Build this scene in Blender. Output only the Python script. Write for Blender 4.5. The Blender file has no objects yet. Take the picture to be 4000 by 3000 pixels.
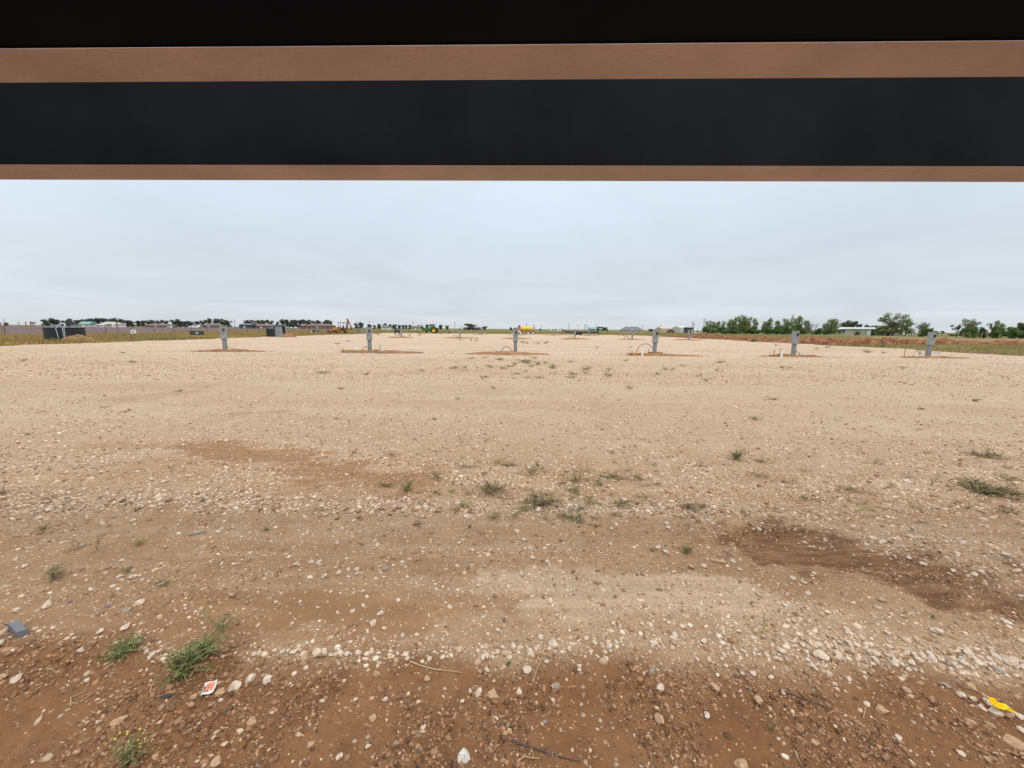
import bpy, math, random
import numpy as np
from mathutils import Matrix, Vector, Euler, noise as mnoise

S = bpy.context.scene
C = S.collection
R = math.radians
random.seed(7)
rng = np.random.default_rng(7)

# ------------------------------------------------------------------ camera
CAM_H, F, PITCH, ROLL = 1.55, 1500.0, 8.16, 0.5
cd = bpy.data.cameras.new('camera')
cam = bpy.data.objects.new('camera', cd)
C.objects.link(cam)
cd.sensor_width = 36.0
cd.lens = 36.0 * F / 4000.0
cd.clip_start, cd.clip_end = 0.05, 20000
CM = Matrix.Rotation(R(90 - PITCH), 4, 'X') @ Matrix.Rotation(R(ROLL), 4, 'Z')
cam.matrix_world = Matrix.Translation((0, 0, CAM_H)) @ CM
S.camera = cam
CM3 = CM.to_3x3()

# ------------------------------------------------------------------ sky, sun, exposure
SUN_EL, SUN_AZ = 52, 150
W = bpy.data.worlds.new('World')
S.world = W
W.use_nodes = True
nt = W.node_tree
nt.nodes.clear()


def nd(t, kind, **kw):
    n = t.nodes.new(kind)
    for k, v in kw.items():
        if k.startswith('i_'):
            n.inputs[k[2:].replace('_', ' ')].default_value = v
        else:
            setattr(n, k, v)
    return n


def ramp(t, stops, interp='LINEAR'):
    n = t.nodes.new('ShaderNodeValToRGB')
    cr = n.color_ramp
    cr.interpolation = interp
    while len(cr.elements) < len(stops):
        cr.elements.new(0.5)
    for e, (p, c) in zip(cr.elements, stops):
        e.position = p
        e.color = (c, c, c, 1) if isinstance(c, (int, float)) else (*c, 1)
    return n


def mixc(t, a, b, fac, mode='MIX'):
    n = t.nodes.new('ShaderNodeMix')
    n.data_type = 'RGBA'
    n.blend_type = mode
    for s, v in ((n.inputs[0], fac), (n.inputs[6], a), (n.inputs[7], b)):
        if hasattr(v, 'is_linked') or isinstance(v, bpy.types.NodeSocket):
            t.links.new(v, s)
        elif isinstance(v, tuple):
            s.default_value = (*v, 1)
        else:
            s.default_value = v
    return n.outputs[2]


def mth(t, op, a, b=None, c=None, clamp=False):
    n = t.nodes.new('ShaderNodeMath')
    n.operation = op
    n.use_clamp = clamp
    for i, v in enumerate((a, b, c)):
        if v is None:
            continue
        if isinstance(v, bpy.types.NodeSocket):
            t.links.new(v, n.inputs[i])
        else:
            n.inputs[i].default_value = v
    return n.outputs[0]


tc = nd(nt, 'ShaderNodeTexCoord')
sep = nd(nt, 'ShaderNodeSeparateXYZ')
nt.links.new(tc.outputs['Generated'], sep.inputs[0])
zz = sep.outputs[2]
sky = nd(nt, 'ShaderNodeTexSky', sky_type='NISHITA', sun_disc=False)
sky.sun_elevation = R(SUN_EL)
sky.sun_rotation = R(SUN_AZ)
skyd = mixc(nt, sky.outputs[0], (0.1, 0.1, 0.1), 1.0, 'MULTIPLY')
# a flat layer of stratus seen from below: project the direction onto a high plane
den = mth(nt, 'ADD', mth(nt, 'MAXIMUM', zz, 0.0), 0.10)
cu = mth(nt, 'DIVIDE', sep.outputs[0], den)
cv = mth(nt, 'DIVIDE', sep.outputs[1], den)
comb = nd(nt, 'ShaderNodeCombineXYZ')
nt.links.new(cu, comb.inputs[0])
nt.links.new(cv, comb.inputs[1])
n1 = nd(nt, 'ShaderNodeTexNoise', i_Scale=0.5, i_Detail=5.0, i_Roughness=0.55, i_Distortion=0.6)
nt.links.new(comb.outputs[0], n1.inputs['Vector'])
n2 = nd(nt, 'ShaderNodeTexNoise', i_Scale=0.16, i_Detail=3.0, i_Roughness=0.5)
nt.links.new(comb.outputs[0], n2.inputs['Vector'])
base = ramp(nt, [(0.0, (0.66, 0.70, 0.75)), (0.05, (0.645, 0.695, 0.755)), (0.14, (0.66, 0.725, 0.79)),
                 (0.24, (0.70, 0.79, 0.885)), (0.36, (0.76, 0.87, 0.97)), (0.6, (0.90, 0.93, 0.97)), (1.0, (0.97, 0.97, 0.97))])
nt.links.new(zz, base.inputs[0])
m1 = nd(nt, 'ShaderNodeMapRange', i_From_Min=0.3, i_From_Max=0.7, i_To_Min=0.93, i_To_Max=1.09)
nt.links.new(n1.outputs[0], m1.inputs[0])
m2 = nd(nt, 'ShaderNodeMapRange', i_From_Min=0.3, i_From_Max=0.7, i_To_Min=0.98, i_To_Max=1.12)
nt.links.new(n2.outputs[0], m2.inputs[0])
mm = mth(nt, 'MULTIPLY', m1.outputs[0], m2.outputs[0])
# overcast skies are brighter overhead than near the horizon
zen = nd(nt, 'ShaderNodeMapRange', i_From_Min=0.38, i_From_Max=1.0, i_To_Min=1.0, i_To_Max=2.1)
nt.links.new(zz, zen.inputs[0])
mm = mth(nt, 'MULTIPLY', mm, zen.outputs[0])
cl = nd(nt, 'ShaderNodeVectorMath', operation='SCALE')
nt.links.new(base.outputs[0], cl.inputs[0])
nt.links.new(mm, cl.inputs['Scale'])
skyc = mixc(nt, skyd, cl.outputs[0], 0.93)
bg = nd(nt, 'ShaderNodeBackground', i_Strength=1.0)
nt.links.new(skyc, bg.inputs[0])
wo = nd(nt, 'ShaderNodeOutputWorld')
nt.links.new(bg.outputs[0], wo.inputs[0])

sl = bpy.data.lights.new('sun', 'SUN')
sl.energy = 1.4
sl.angle = R(14)
sl.color = (1.0, 0.95, 0.88)
sun = bpy.data.objects.new('sun', sl)
C.objects.link(sun)
az = R(SUN_AZ)
sdir = Vector((math.sin(az) * math.cos(R(SUN_EL)), math.cos(az) * math.cos(R(SUN_EL)), math.sin(R(SUN_EL))))
sun.rotation_euler = sdir.to_track_quat('Z', 'Y').to_euler()
sun.location = (0, 0, 60)

S.view_settings.view_transform = 'Standard'
S.view_settings.look = 'None'
S.view_settings.exposure = 0.0
S.view_settings.gamma = 1.0
S.view_settings.use_curve_mapping = False
S.render.engine = 'CYCLES'
S.cycles.max_bounces = 6
S.cycles.diffuse_bounces = 4
S.cycles.glossy_bounces = 3
S.cycles.transmission_bounces = 4
S.cycles.caustics_reflective = False
S.cycles.caustics_refractive = False


# ------------------------------------------------------------------ measuring the photograph
def ray(px, py):
    return CM3 @ Vector(((px - 2000) / F, -(py - 1500) / F, -1.0))


def gp(px, py, z=0.0):
    """ground point that the photograph shows at (px, py)"""
    d = ray(px, py)
    t = (z - CAM_H) / d.z
    return Vector((d.x * t, d.y * t, z))


def hz(px, Y):
    """ground point at forward distance Y under the horizon pixel column px"""
    py = 1285 + math.tan(R(ROLL)) * (px - 2000)
    d = ray(px, py)
    x = d.x / d.y * Y
    inside = -38.0 < x < 36.0 and Y < 118.0
    return Vector((x, Y, 0.0 if inside else -0.13))


def mpp(p):
    """metres per photograph pixel at point p"""
    q = CM3.transposed() @ (Vector(p) - Vector((0, 0, CAM_H)))
    return -q.z / F


# ------------------------------------------------------------------ numpy noise
def _h(i, j, s):
    n = (i.astype(np.int64) * 374761393 + j.astype(np.int64) * 668265263 + s * 974634777) & 0xffffffff
    n = ((n ^ (n >> 13)) * 1274126177) & 0xffffffff
    return ((n ^ (n >> 16)) & 0xffff) / 65535.0


def vn(x, y, s=0):
    xi, yi = np.floor(x), np.floor(y)
    fx, fy = x - xi, y - yi
    fx, fy = fx * fx * (3 - 2 * fx), fy * fy * (3 - 2 * fy)
    a, b = _h(xi, yi, s), _h(xi + 1, yi, s)
    c, d = _h(xi, yi + 1, s), _h(xi + 1, yi + 1, s)
    return (a + (b - a) * fx) * (1 - fy) + (c + (d - c) * fx) * fy


def fbm(x, y, s=0, o=4):
    r, a, t = 0, 1.0, 0
    for k in range(o):
        r = r + a * vn(x * 2 ** k, y * 2 ** k, s + k * 17)
        t += a
        a *= 0.5
    return r / t


def sst(e0, e1, x):
    t = np.clip((x - e0) / (e1 - e0), 0, 1)
    return t * t * (3 - 2 * t)


# ------------------------------------------------------------------ mesh helpers
class MB:
    def __init__(s):
        s.v, s.f = [], []

    def add(s, vs, fs):
        n = len(s.v)
        s.v += [tuple(v) for v in vs]
        s.f += [tuple(i + n for i in f) for f in fs]
        return s

    def box(s, c, d, rz=0.0, M=None, top=1.0):
        """box of size d centred at c; top < 1 tapers the upper face"""
        vs = []
        for z in (-1, 1):
            k = top if z > 0 else 1.0
            for x, y in ((-1, -1), (1, -1), (1, 1), (-1, 1)):
                vs.append(Vector((x * d[0] / 2 * k, y * d[1] / 2 * k, z * d[2] / 2)))
        m = M or Matrix.Rotation(rz, 3, 'Z')
        c = Vector(c)
        return s.add([m @ v + c for v in vs],
                     [(3, 2, 1, 0), (4, 5, 6, 7), (0, 1, 5, 4), (1, 2, 6, 5), (2, 3, 7, 6), (3, 0, 4, 7)])

    def bar(s, p0, p1, w, h=None):
        p0, p1 = Vector(p0), Vector(p1)
        d = p1 - p0
        q = d.to_track_quat('X', 'Z').to_matrix()
        return s.box((p0 + p1) / 2, (d.length, w, h or w), M=q)

    def tube(s, pts, rad, n=6, cap=True):
        pts = [Vector(p) for p in pts]
        if not hasattr(rad, '__len__'):
            rad = [rad] * len(pts)
        rings = []
        for i, p in enumerate(pts):
            d = (pts[min(i + 1, len(pts) - 1)] - pts[max(i - 1, 0)]).normalized()
            a = d.orthogonal().normalized() if i == 0 else (pa - d * pa.dot(d)).normalized()
            pa = a
            b = d.cross(a)
            rings.append([p + (a * math.cos(2 * math.pi * k / n) + b * math.sin(2 * math.pi * k / n)) * rad[i]
                          for k in range(n)])
        vs = [v for r in rings for v in r]
        fs = []
        for i in range(len(pts) - 1):
            for k in range(n):
                fs.append((i * n + k, i * n + (k + 1) % n, (i + 1) * n + (k + 1) % n, (i + 1) * n + k))
        if cap:
            fs.append(tuple(range(n))[::-1])
            fs.append(tuple((len(pts) - 1) * n + k for k in range(n)))
        return s.add(vs, fs)

    def lathe(s, prof, c=(0, 0, 0), n=24, axis='Z', M=None, cap=True):
        """prof: (radius, height) pairs turned round an axis through c"""
        m = M or {'Z': Matrix.Identity(3), 'Y': Matrix.Rotation(R(-90), 3, 'X'), 'X': Matrix.Rotation(R(90), 3, 'Y')}[axis]
        c = Vector(c)
        vs = []
        for r, z in prof:
            for k in range(n):
                a = 2 * math.pi * k / n
                vs.append(m @ Vector((r * math.cos(a), r * math.sin(a), z)) + c)
        fs = []
        for i in range(len(prof) - 1):
            for k in range(n):
                fs.append((i * n + k, i * n + (k + 1) % n, (i + 1) * n + (k + 1) % n, (i + 1) * n + k))
        if cap and prof[0][0] > 1e-6:
            fs.append(tuple(range(n))[::-1])
        if cap and prof[-1][0] > 1e-6:
            fs.append(tuple((len(prof) - 1) * n + k for k in range(n)))
        return s.add(vs, fs)

    def prism(s, poly, y0, y1):
        """polygon in x/z pushed from y0 to y1"""
        n = len(poly)
        vs = [(x, y0, z) for x, z in poly] + [(x, y1, z) for x, z in poly]
        return s.add(vs, [tuple(range(n)), tuple(range(2 * n - 1, n - 1, -1))] +
                     [(k, n + k, n + (k + 1) % n, (k + 1) % n) for k in range(n)])

    def build(s, name, m, parent=None, smooth=False, bevel=0, bseg=2, loc=None):
        me = bpy.data.meshes.new(name)
        me.from_pydata(s.v, [], s.f)
        me.materials.append(m)
        me.validate()
        import bmesh
        bm = bmesh.new()
        bm.from_mesh(me)
        bmesh.ops.recalc_face_normals(bm, faces=bm.faces)
        if bevel:
            bmesh.ops.bevel(bm, geom=[e for e in bm.edges if e.is_manifold and e.calc_face_angle(0) > 0.5], offset=bevel,
                            segments=bseg, affect='EDGES', profile=0.5)
        bm.to_mesh(me)
        bm.free()
        if smooth:
            me.polygons.foreach_set('use_smooth', [True] * len(me.polygons))
            if hasattr(me, 'set_sharp_from_angle'):
                me.set_sharp_from_angle(angle=R(35))
        o = bpy.data.objects.new(name, me)
        C.objects.link(o)
        if parent:
            o.parent = parent
        if loc is not None:
            o.location = loc
        return o


def npmesh(name, V, Fc, m, col=None, parent=None, smooth=False):
    """mesh from arrays; Fc is (n, k)"""
    me = bpy.data.meshes.new(name)
    k = Fc.shape[1]
    me.vertices.add(len(V))
    me.vertices.foreach_set('co', np.asarray(V, np.float32).ravel())
    me.loops.add(Fc.size)
    me.loops.foreach_set('vertex_index', Fc.astype(np.int32).ravel())
    me.polygons.add(len(Fc))
    me.polygons.foreach_set('loop_start', np.arange(0, Fc.size, k, dtype=np.int32))
    me.polygons.foreach_set('loop_total', np.full(len(Fc), k, np.int32))
    if smooth:
        me.polygons.foreach_set('use_smooth', np.ones(len(Fc), bool))
    me.update(calc_edges=True)
    if col is not None:
        for nm, a in col.items():
            if a.ndim == 2:
                at = me.attributes.new(nm, 'FLOAT_COLOR', 'POINT')
                if a.shape[1] == 3:
                    a = np.concatenate([a, np.ones((len(a), 1))], 1)
                at.data.foreach_set('color', a.astype(np.float32).ravel())
            else:
                at = me.attributes.new(nm, 'FLOAT', 'POINT')
                at.data.foreach_set('value', a.astype(np.float32))
    me.materials.append(m)
    o = bpy.data.objects.new(name, me)
    C.objects.link(o)
    if parent:
        o.parent = parent
    return o


def tag(o, label=None, cat=None, group=None, kind=None):
    for k, v in (('label', label), ('category', cat), ('group', group), ('kind', kind)):
        if v:
            o[k] = v
    return o


def thing(name, label, cat, loc=(0, 0, 0), rz=0.0, group=None):
    o = bpy.data.objects.new(name, None)
    C.objects.link(o)
    o.location = loc
    o.rotation_euler = (0, 0, rz)
    o.empty_display_size = 0.2
    return tag(o, label, cat, group)


def kids(o):
    return [c for c in bpy.data.objects if c.parent == o]


KID = {}


def dup(root, loc, rz=0.0, label=None, group=None, scale=None):
    if root.name not in KID:
        KID[root.name] = [(c, kids(c)) for c in kids(root)]
    r = root.copy()
    C.objects.link(r)
    r.location = loc
    r.rotation_euler = (0, 0, rz)
    if scale:
        r.scale = scale
    if label:
        r['label'] = label
    if group:
        r['group'] = group
    for c0, gs in KID[root.name]:
        c = c0.copy()
        C.objects.link(c)
        c.parent = r
        for g0 in gs:
            g = g0.copy()
            C.objects.link(g)
            g.parent = c
    return r


# ------------------------------------------------------------------ materials
MATS = {}


def mat(name, col, rough=0.7, var=0.12, scale=4.0, bump=0.0, bscale=30.0, metal=0.0, spec=0.5, col2=None, coat=0.0, bdist=0.02):
    if name in MATS:
        return MATS[name]
    m = bpy.data.materials.new(name)
    m.use_nodes = True
    t = m.node_tree
    b = t.nodes['Principled BSDF']
    b.inputs['Roughness'].default_value = rough
    b.inputs['Metallic'].default_value = metal
    b.inputs['Specular IOR Level'].default_value = spec
    b.inputs['Coat Weight'].default_value = coat
    co = nd(t, 'ShaderNodeTexCoord').outputs['Object']
    nz = nd(t, 'ShaderNodeTexNoise', i_Scale=scale, i_Detail=6.0, i_Roughness=0.6)
    t.links.new(co, nz.inputs['Vector'])
    mr = nd(t, 'ShaderNodeMapRange', i_From_Min=0.3, i_From_Max=0.7)
    t.links.new(nz.outputs[0], mr.inputs[0])
    a = tuple(max(0, c * (1 - var)) for c in col)
    c2 = col2 or tuple(min(1, c * (1 + var)) for c in col)
    t.links.new(mixc(t, a, c2, mr.outputs[0]), b.inputs['Base Color'])
    if bump:
        bz = nd(t, 'ShaderNodeTexNoise', i_Scale=bscale, i_Detail=4.0)
        t.links.new(co, bz.inputs['Vector'])
        bn = nd(t, 'ShaderNodeBump', i_Strength=bump, i_Distance=bdist)
        t.links.new(bz.outputs[0], bn.inputs['Height'])
        t.links.new(bn.outputs[0], b.inputs['Normal'])
    MATS[name] = m
    return m


def vcmat(name, attr='tint', rough=0.9, nscale=0, nvar=0.2, sub=0.0, spec=0.2):
    """colour from a per-stone / per-leaf attribute, with a little noise on top"""
    if name in MATS:
        return MATS[name]
    m = bpy.data.materials.new(name)
    m.use_nodes = True
    t = m.node_tree
    b = t.nodes['Principled BSDF']
    b.inputs['Roughness'].default_value = rough
    b.inputs['Specular IOR Level'].default_value = spec
    at = nd(t, 'ShaderNodeAttribute', attribute_name=attr)
    c = at.outputs['Color']
    if nscale:
        nz = nd(t, 'ShaderNodeTexNoise', i_Scale=nscale, i_Detail=5.0)
        t.links.new(nd(t, 'ShaderNodeTexCoord').outputs['Object'], nz.inputs['Vector'])
        mr = nd(t, 'ShaderNodeMapRange', i_From_Min=0.3, i_From_Max=0.7, i_To_Min=1 - nvar, i_To_Max=1 + nvar)
        t.links.new(nz.outputs[0], mr.inputs[0])
        v = nd(t, 'ShaderNodeVectorMath', operation='SCALE')
        t.links.new(c, v.inputs[0])
        t.links.new(mr.outputs[0], v.inputs['Scale'])
        c = v.outputs[0]
    t.links.new(c, b.inputs['Base Color'])
    if sub:
        tr = nd(t, 'ShaderNodeBsdfTranslucent')
        t.links.new(c, tr.inputs[0])
        mx = nd(t, 'ShaderNodeMixShader', i_Fac=sub)
        t.links.new(b.outputs[0], mx.inputs[1])
        t.links.new(tr.outputs[0], mx.inputs[2])
        t.links.new(mx.outputs[0], t.nodes['Material Output'].inputs[0])
    MATS[name] = m
    return m


# ------------------------------------------------------------------ ground zones (measured on the photograph, kept in metres)
def line(pts):
    return np.array([gp(*p)[:2] for p in pts])


def dist_poly(x, y, P):
    d = np.full(x.shape, 1e9)
    for (ax, ay), (bx, by) in zip(P[:-1], P[1:]):
        vx, vy = bx - ax, by - ay
        t = np.clip(((x - ax) * vx + (y - ay) * vy) / (vx * vx + vy * vy + 1e-9), 0, 1)
        d = np.minimum(d, np.hypot(x - ax - t * vx, y - ay - t * vy))
    return d


RIDGES = [  # rows of loose stones pushed up by the blade: line, half width, height
    (line([(-600, 1990), (300, 1965), (760, 1962), (1300, 1985), (1800, 1990), (2300, 1990), (2900, 2010), (3250, 2080), (3600, 2125), (4300, 2210)]), 0.17, 0.035),
    (line([(-300, 2530), (400, 2550), (960, 2545), (1400, 2555), (1900, 2570), (2200, 2530), (2600, 2500), (3000, 2540), (3500, 2570), (4400, 2650)]), 0.055, 0.02),
    (line([(3080, 2545), (3350, 2565), (3650, 2575), (4000, 2600), (4500, 2660)]), 0.10, 0.03),
    (line([(700, 1725), (1000, 1722), (1250, 1755), (1450, 1800), (1700, 1850), (2000, 1900)]), 0.14, 0.025),
]
SMEARS = [  # bare brown scrapes: line, half width, strength
    (line([(780, 1752), (1100, 1790), (1350, 1840), (1600, 1875)]), 0.50, 0.95),
    (line([(350, 1738), (560, 1745)]), 0.22, 0.7),
    (line([(500, 1560), (760, 1530)]), 0.45, 0.4),
    (line([(900, 1618), (1100, 1612)]), 0.16, 0.7),
    (line([(600, 1985), (800, 1990)]), 0.10, 0.8),
    (line([(650, 2390), (1000, 2410), (1550, 2400)]), 0.24, 0.97),
    (line([(-300, 2420), (300, 2440), (900, 2470), (1500, 2490)]), 0.18, 0.85),
    (line([(2950, 2100), (3300, 2190), (3700, 2300), (4200, 2430)]), 0.40, 1.0),
    (line([(2200, 1960), (2700, 1985)]), 0.25, 0.35),
    (line([(1500, 1890), (2100, 1940)]), 0.28, 0.45),
    (line([(3400, 2420), (4300, 2460)]), 0.20, 0.6),
]
WET = [(line([(3020, 2100), (3180, 2135), (3450, 2195), (3800, 2275), (4200, 2365)]), 0.34),
       (line([(2950, 2140), (3250, 2190), (3700, 2320)]), 0.14)]
PALE = [(line([(2100, 2330), (2500, 2320), (2950, 2345)]), 0.16), (line([(1900, 2270), (2700, 2290)]), 0.14)]


def zones(x, y):
    wob = (fbm(x * 2.2, y * 2.2, 3) - 0.5)
    wob2 = (fbm(x * 0.9, y * 6.0, 31) - 0.5)
    wob3 = fbm(x * 10, y * 13, 37, 3) - 0.5
    soil = 1 - sst(-0.10, 0.14, y + 0.02 * x - 1.58 + wob * 0.35)   # bare soil on the near side of the stone row
    dirt = np.zeros_like(x)
    for P, w, s in SMEARS:
        d = dist_poly(x, y, P) + wob * w * 1.3 + wob2 * w * 1.2 + wob3 * w * 0.9
        dirt = np.maximum(dirt, s * (1 - sst(w * 0.35, w * 1.15, d)))
    wet = np.zeros_like(x)
    for P, w in WET:
        d = dist_poly(x, y, P) + wob * w * 1.6 + wob2 * w * 1.3 + wob3 * w * 1.4
        wet = np.maximum(wet, 1 - sst(w * 0.2, w * 1.2, d))
    pale = np.zeros_like(x)
    for P, w in PALE:
        d = dist_poly(x, y, P) + wob * w * 1.6 + wob2 * w * 2.2 + wob3 * w * 1.2
        pale = np.maximum(pale, 1 - sst(w * 0.3, w * 1.2, d))
    rid = np.zeros_like(x)
    rh = np.zeros_like(x)
    for P, w, h in RIDGES:
        d = dist_poly(x, y, P) + wob * w * 1.0
        g = np.exp(-(d / w) ** 2)
        rid = np.maximum(rid, g)
        rh = np.maximum(rh, g * h * (0.2 + 0.6 * fbm(x * 1.5, y * 1.5, 33, 2)))
    # the closer to the shed the more soil has been dragged over the stone
    near = 1 - sst(1.5, 7.5, y + wob * 2.5)
    streak = sst(0.40, 0.66, fbm(x * 0.55 + 0.8 * wob, y * 5.5, 71, 4))
    dirt = np.maximum(dirt, near * np.clip(0.52 + 0.16 * (1 - sst(-2.0, 1.0, x)) + 0.42 * streak + 0.5 * wob3, 0, 0.85) * (1 - pale * 0.9) * (1 - rid * 0.35))
    # wheel and grader streaks farther out
    far = sst(4, 9, y) * (1 - sst(70, 110, y))
    lane = sst(0.50, 0.70, fbm(x * 0.10 + 3, y * 0.9 + 0.02 * x * x * 0.05, 73, 4))
    dirt = np.maximum(dirt, far * lane * 0.24)
    dirt = np.clip(dirt, 0, 1)
    return soil, dirt, wet, pale, rid, rh


def height(x, y):
    soil, dirt, wet, pale, rid, rh = zones(x, y)
    k = 1 - sst(8, 22, np.hypot(x, y))
    z = (fbm(x * 0.7, y * 0.7, 11, 3) - 0.5) * 0.06 * k
    z += (fbm(x * 5, y * 5, 12, 4) - 0.5) * 0.018 * k
    clod = fbm(x * 16, y * 16, 14, 3)
    brk = sst(0.48, 0.62, fbm(x * 3.2, y * 3.2, 15, 3))
    z += soil * brk * (sst(0.40, 0.75, clod)) * 0.024 + soil * brk * (fbm(x * 45, y * 45, 19, 2) - 0.5) * 0.016
    z += (1 - soil) * k * (fbm(x * 22, y * 22, 16, 2) - 0.5) * 0.010
    z += rh - 0.02 * wet - 0.006 * dirt
    z += pale * 0.0015 * np.sin(y * 90 + 6 * fbm(x * 1.5, y * 1.5, 18))
    return np.minimum(z, 0.08) + 0.0


XL, XR, YF = -38.0, 36.0, 118.0


def gz(x, y):
    return float(height(np.array([float(x)]), np.array([float(y)]))[0])


def on(px, py):
    p = gp(px, py)
    for _ in range(3):
        p = gp(px, py, gz(p.x, p.y))
    return p


# ---------------- ground sheet (rough pasture)
def ground_material():
    m = bpy.data.materials.new('pasture')
    m.use_nodes = True
    t = m.node_tree
    b = t.nodes['Principled BSDF']
    b.inputs['Roughness'].default_value = 0.95
    b.inputs['Specular IOR Level'].default_value = 0.1
    co = nd(t, 'ShaderNodeTexCoord').outputs['Object']

    def nz(sc, det=5.0, lo=0.35, hi=0.65):
        n = nd(t, 'ShaderNodeTexNoise', i_Scale=sc, i_Detail=det, i_Roughness=0.6)
        t.links.new(co, n.inputs['Vector'])
        r = nd(t, 'ShaderNodeMapRange', i_From_Min=lo, i_From_Max=hi)
        t.links.new(n.outputs[0], r.inputs[0])
        return r.outputs[0]
    c = mixc(t, (0.24, 0.175, 0.075), (0.175, 0.145, 0.062), nz(0.10))
    c = mixc(t, c, (0.29, 0.21, 0.095), nz(0.55, 6, 0.5, 0.72))
    c = mixc(t, c, (0.10, 0.075, 0.045), nz(1.8, 6, 0.55, 0.75))
    # farther out the pasture is greener
    sp = nd(t, 'ShaderNodeSeparateXYZ')
    t.links.new(co, sp.inputs[0])
    far = nd(t, 'ShaderNodeMapRange', i_From_Min=110.0, i_From_Max=190.0)
    t.links.new(sp.outputs[1], far.inputs[0])
    g = mixc(t, (0.115, 0.125, 0.045), (0.17, 0.15, 0.06), nz(0.03))
    c = mixc(t, c, g, far.outputs[0])
    t.links.new(c, b.inputs['Base Color'])
    return m


gm = ground_material()
mb = MB()
xs = [-6000, -1500, -600, -250, -110, -60, -38, 0, 36, 60, 110, 250, 600, 1500, 6000]
ys = [-200, -20, 30, 80, 118, 160, 250, 500, 1200, 3000, 9000]
for y in ys:
    for x in xs:
        mb.v.append((x, y, -0.13))
nx = len(xs)
for j in range(len(ys) - 1):
    for i in range(nx - 1):
        mb.f.append((j * nx + i, j * nx + i + 1, (j + 1) * nx + i + 1, (j + 1) * nx + i))
tag(mb.build('ground', gm), 'flat rough pasture of dry and green grass reaching the horizon', None, None, 'structure')

# ---------------- ploughed field on the left, beyond the fence
pm = mat('ploughed_soil', (0.125, 0.088, 0.088), 0.95, 0.25, 0.06, spec=0.1, col2=(0.18, 0.128, 0.125))
mb = MB().add([(-400, -60, -0.1), (-80, -60, -0.1), (-84, 140, -0.1), (-110, 330, -0.1), (-420, 420, -0.1)], [(0, 1, 2, 3, 4)])
tag(mb.build('ploughed_field', pm), 'mauve brown ploughed field beyond the left fence', None, None, 'structure')


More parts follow.
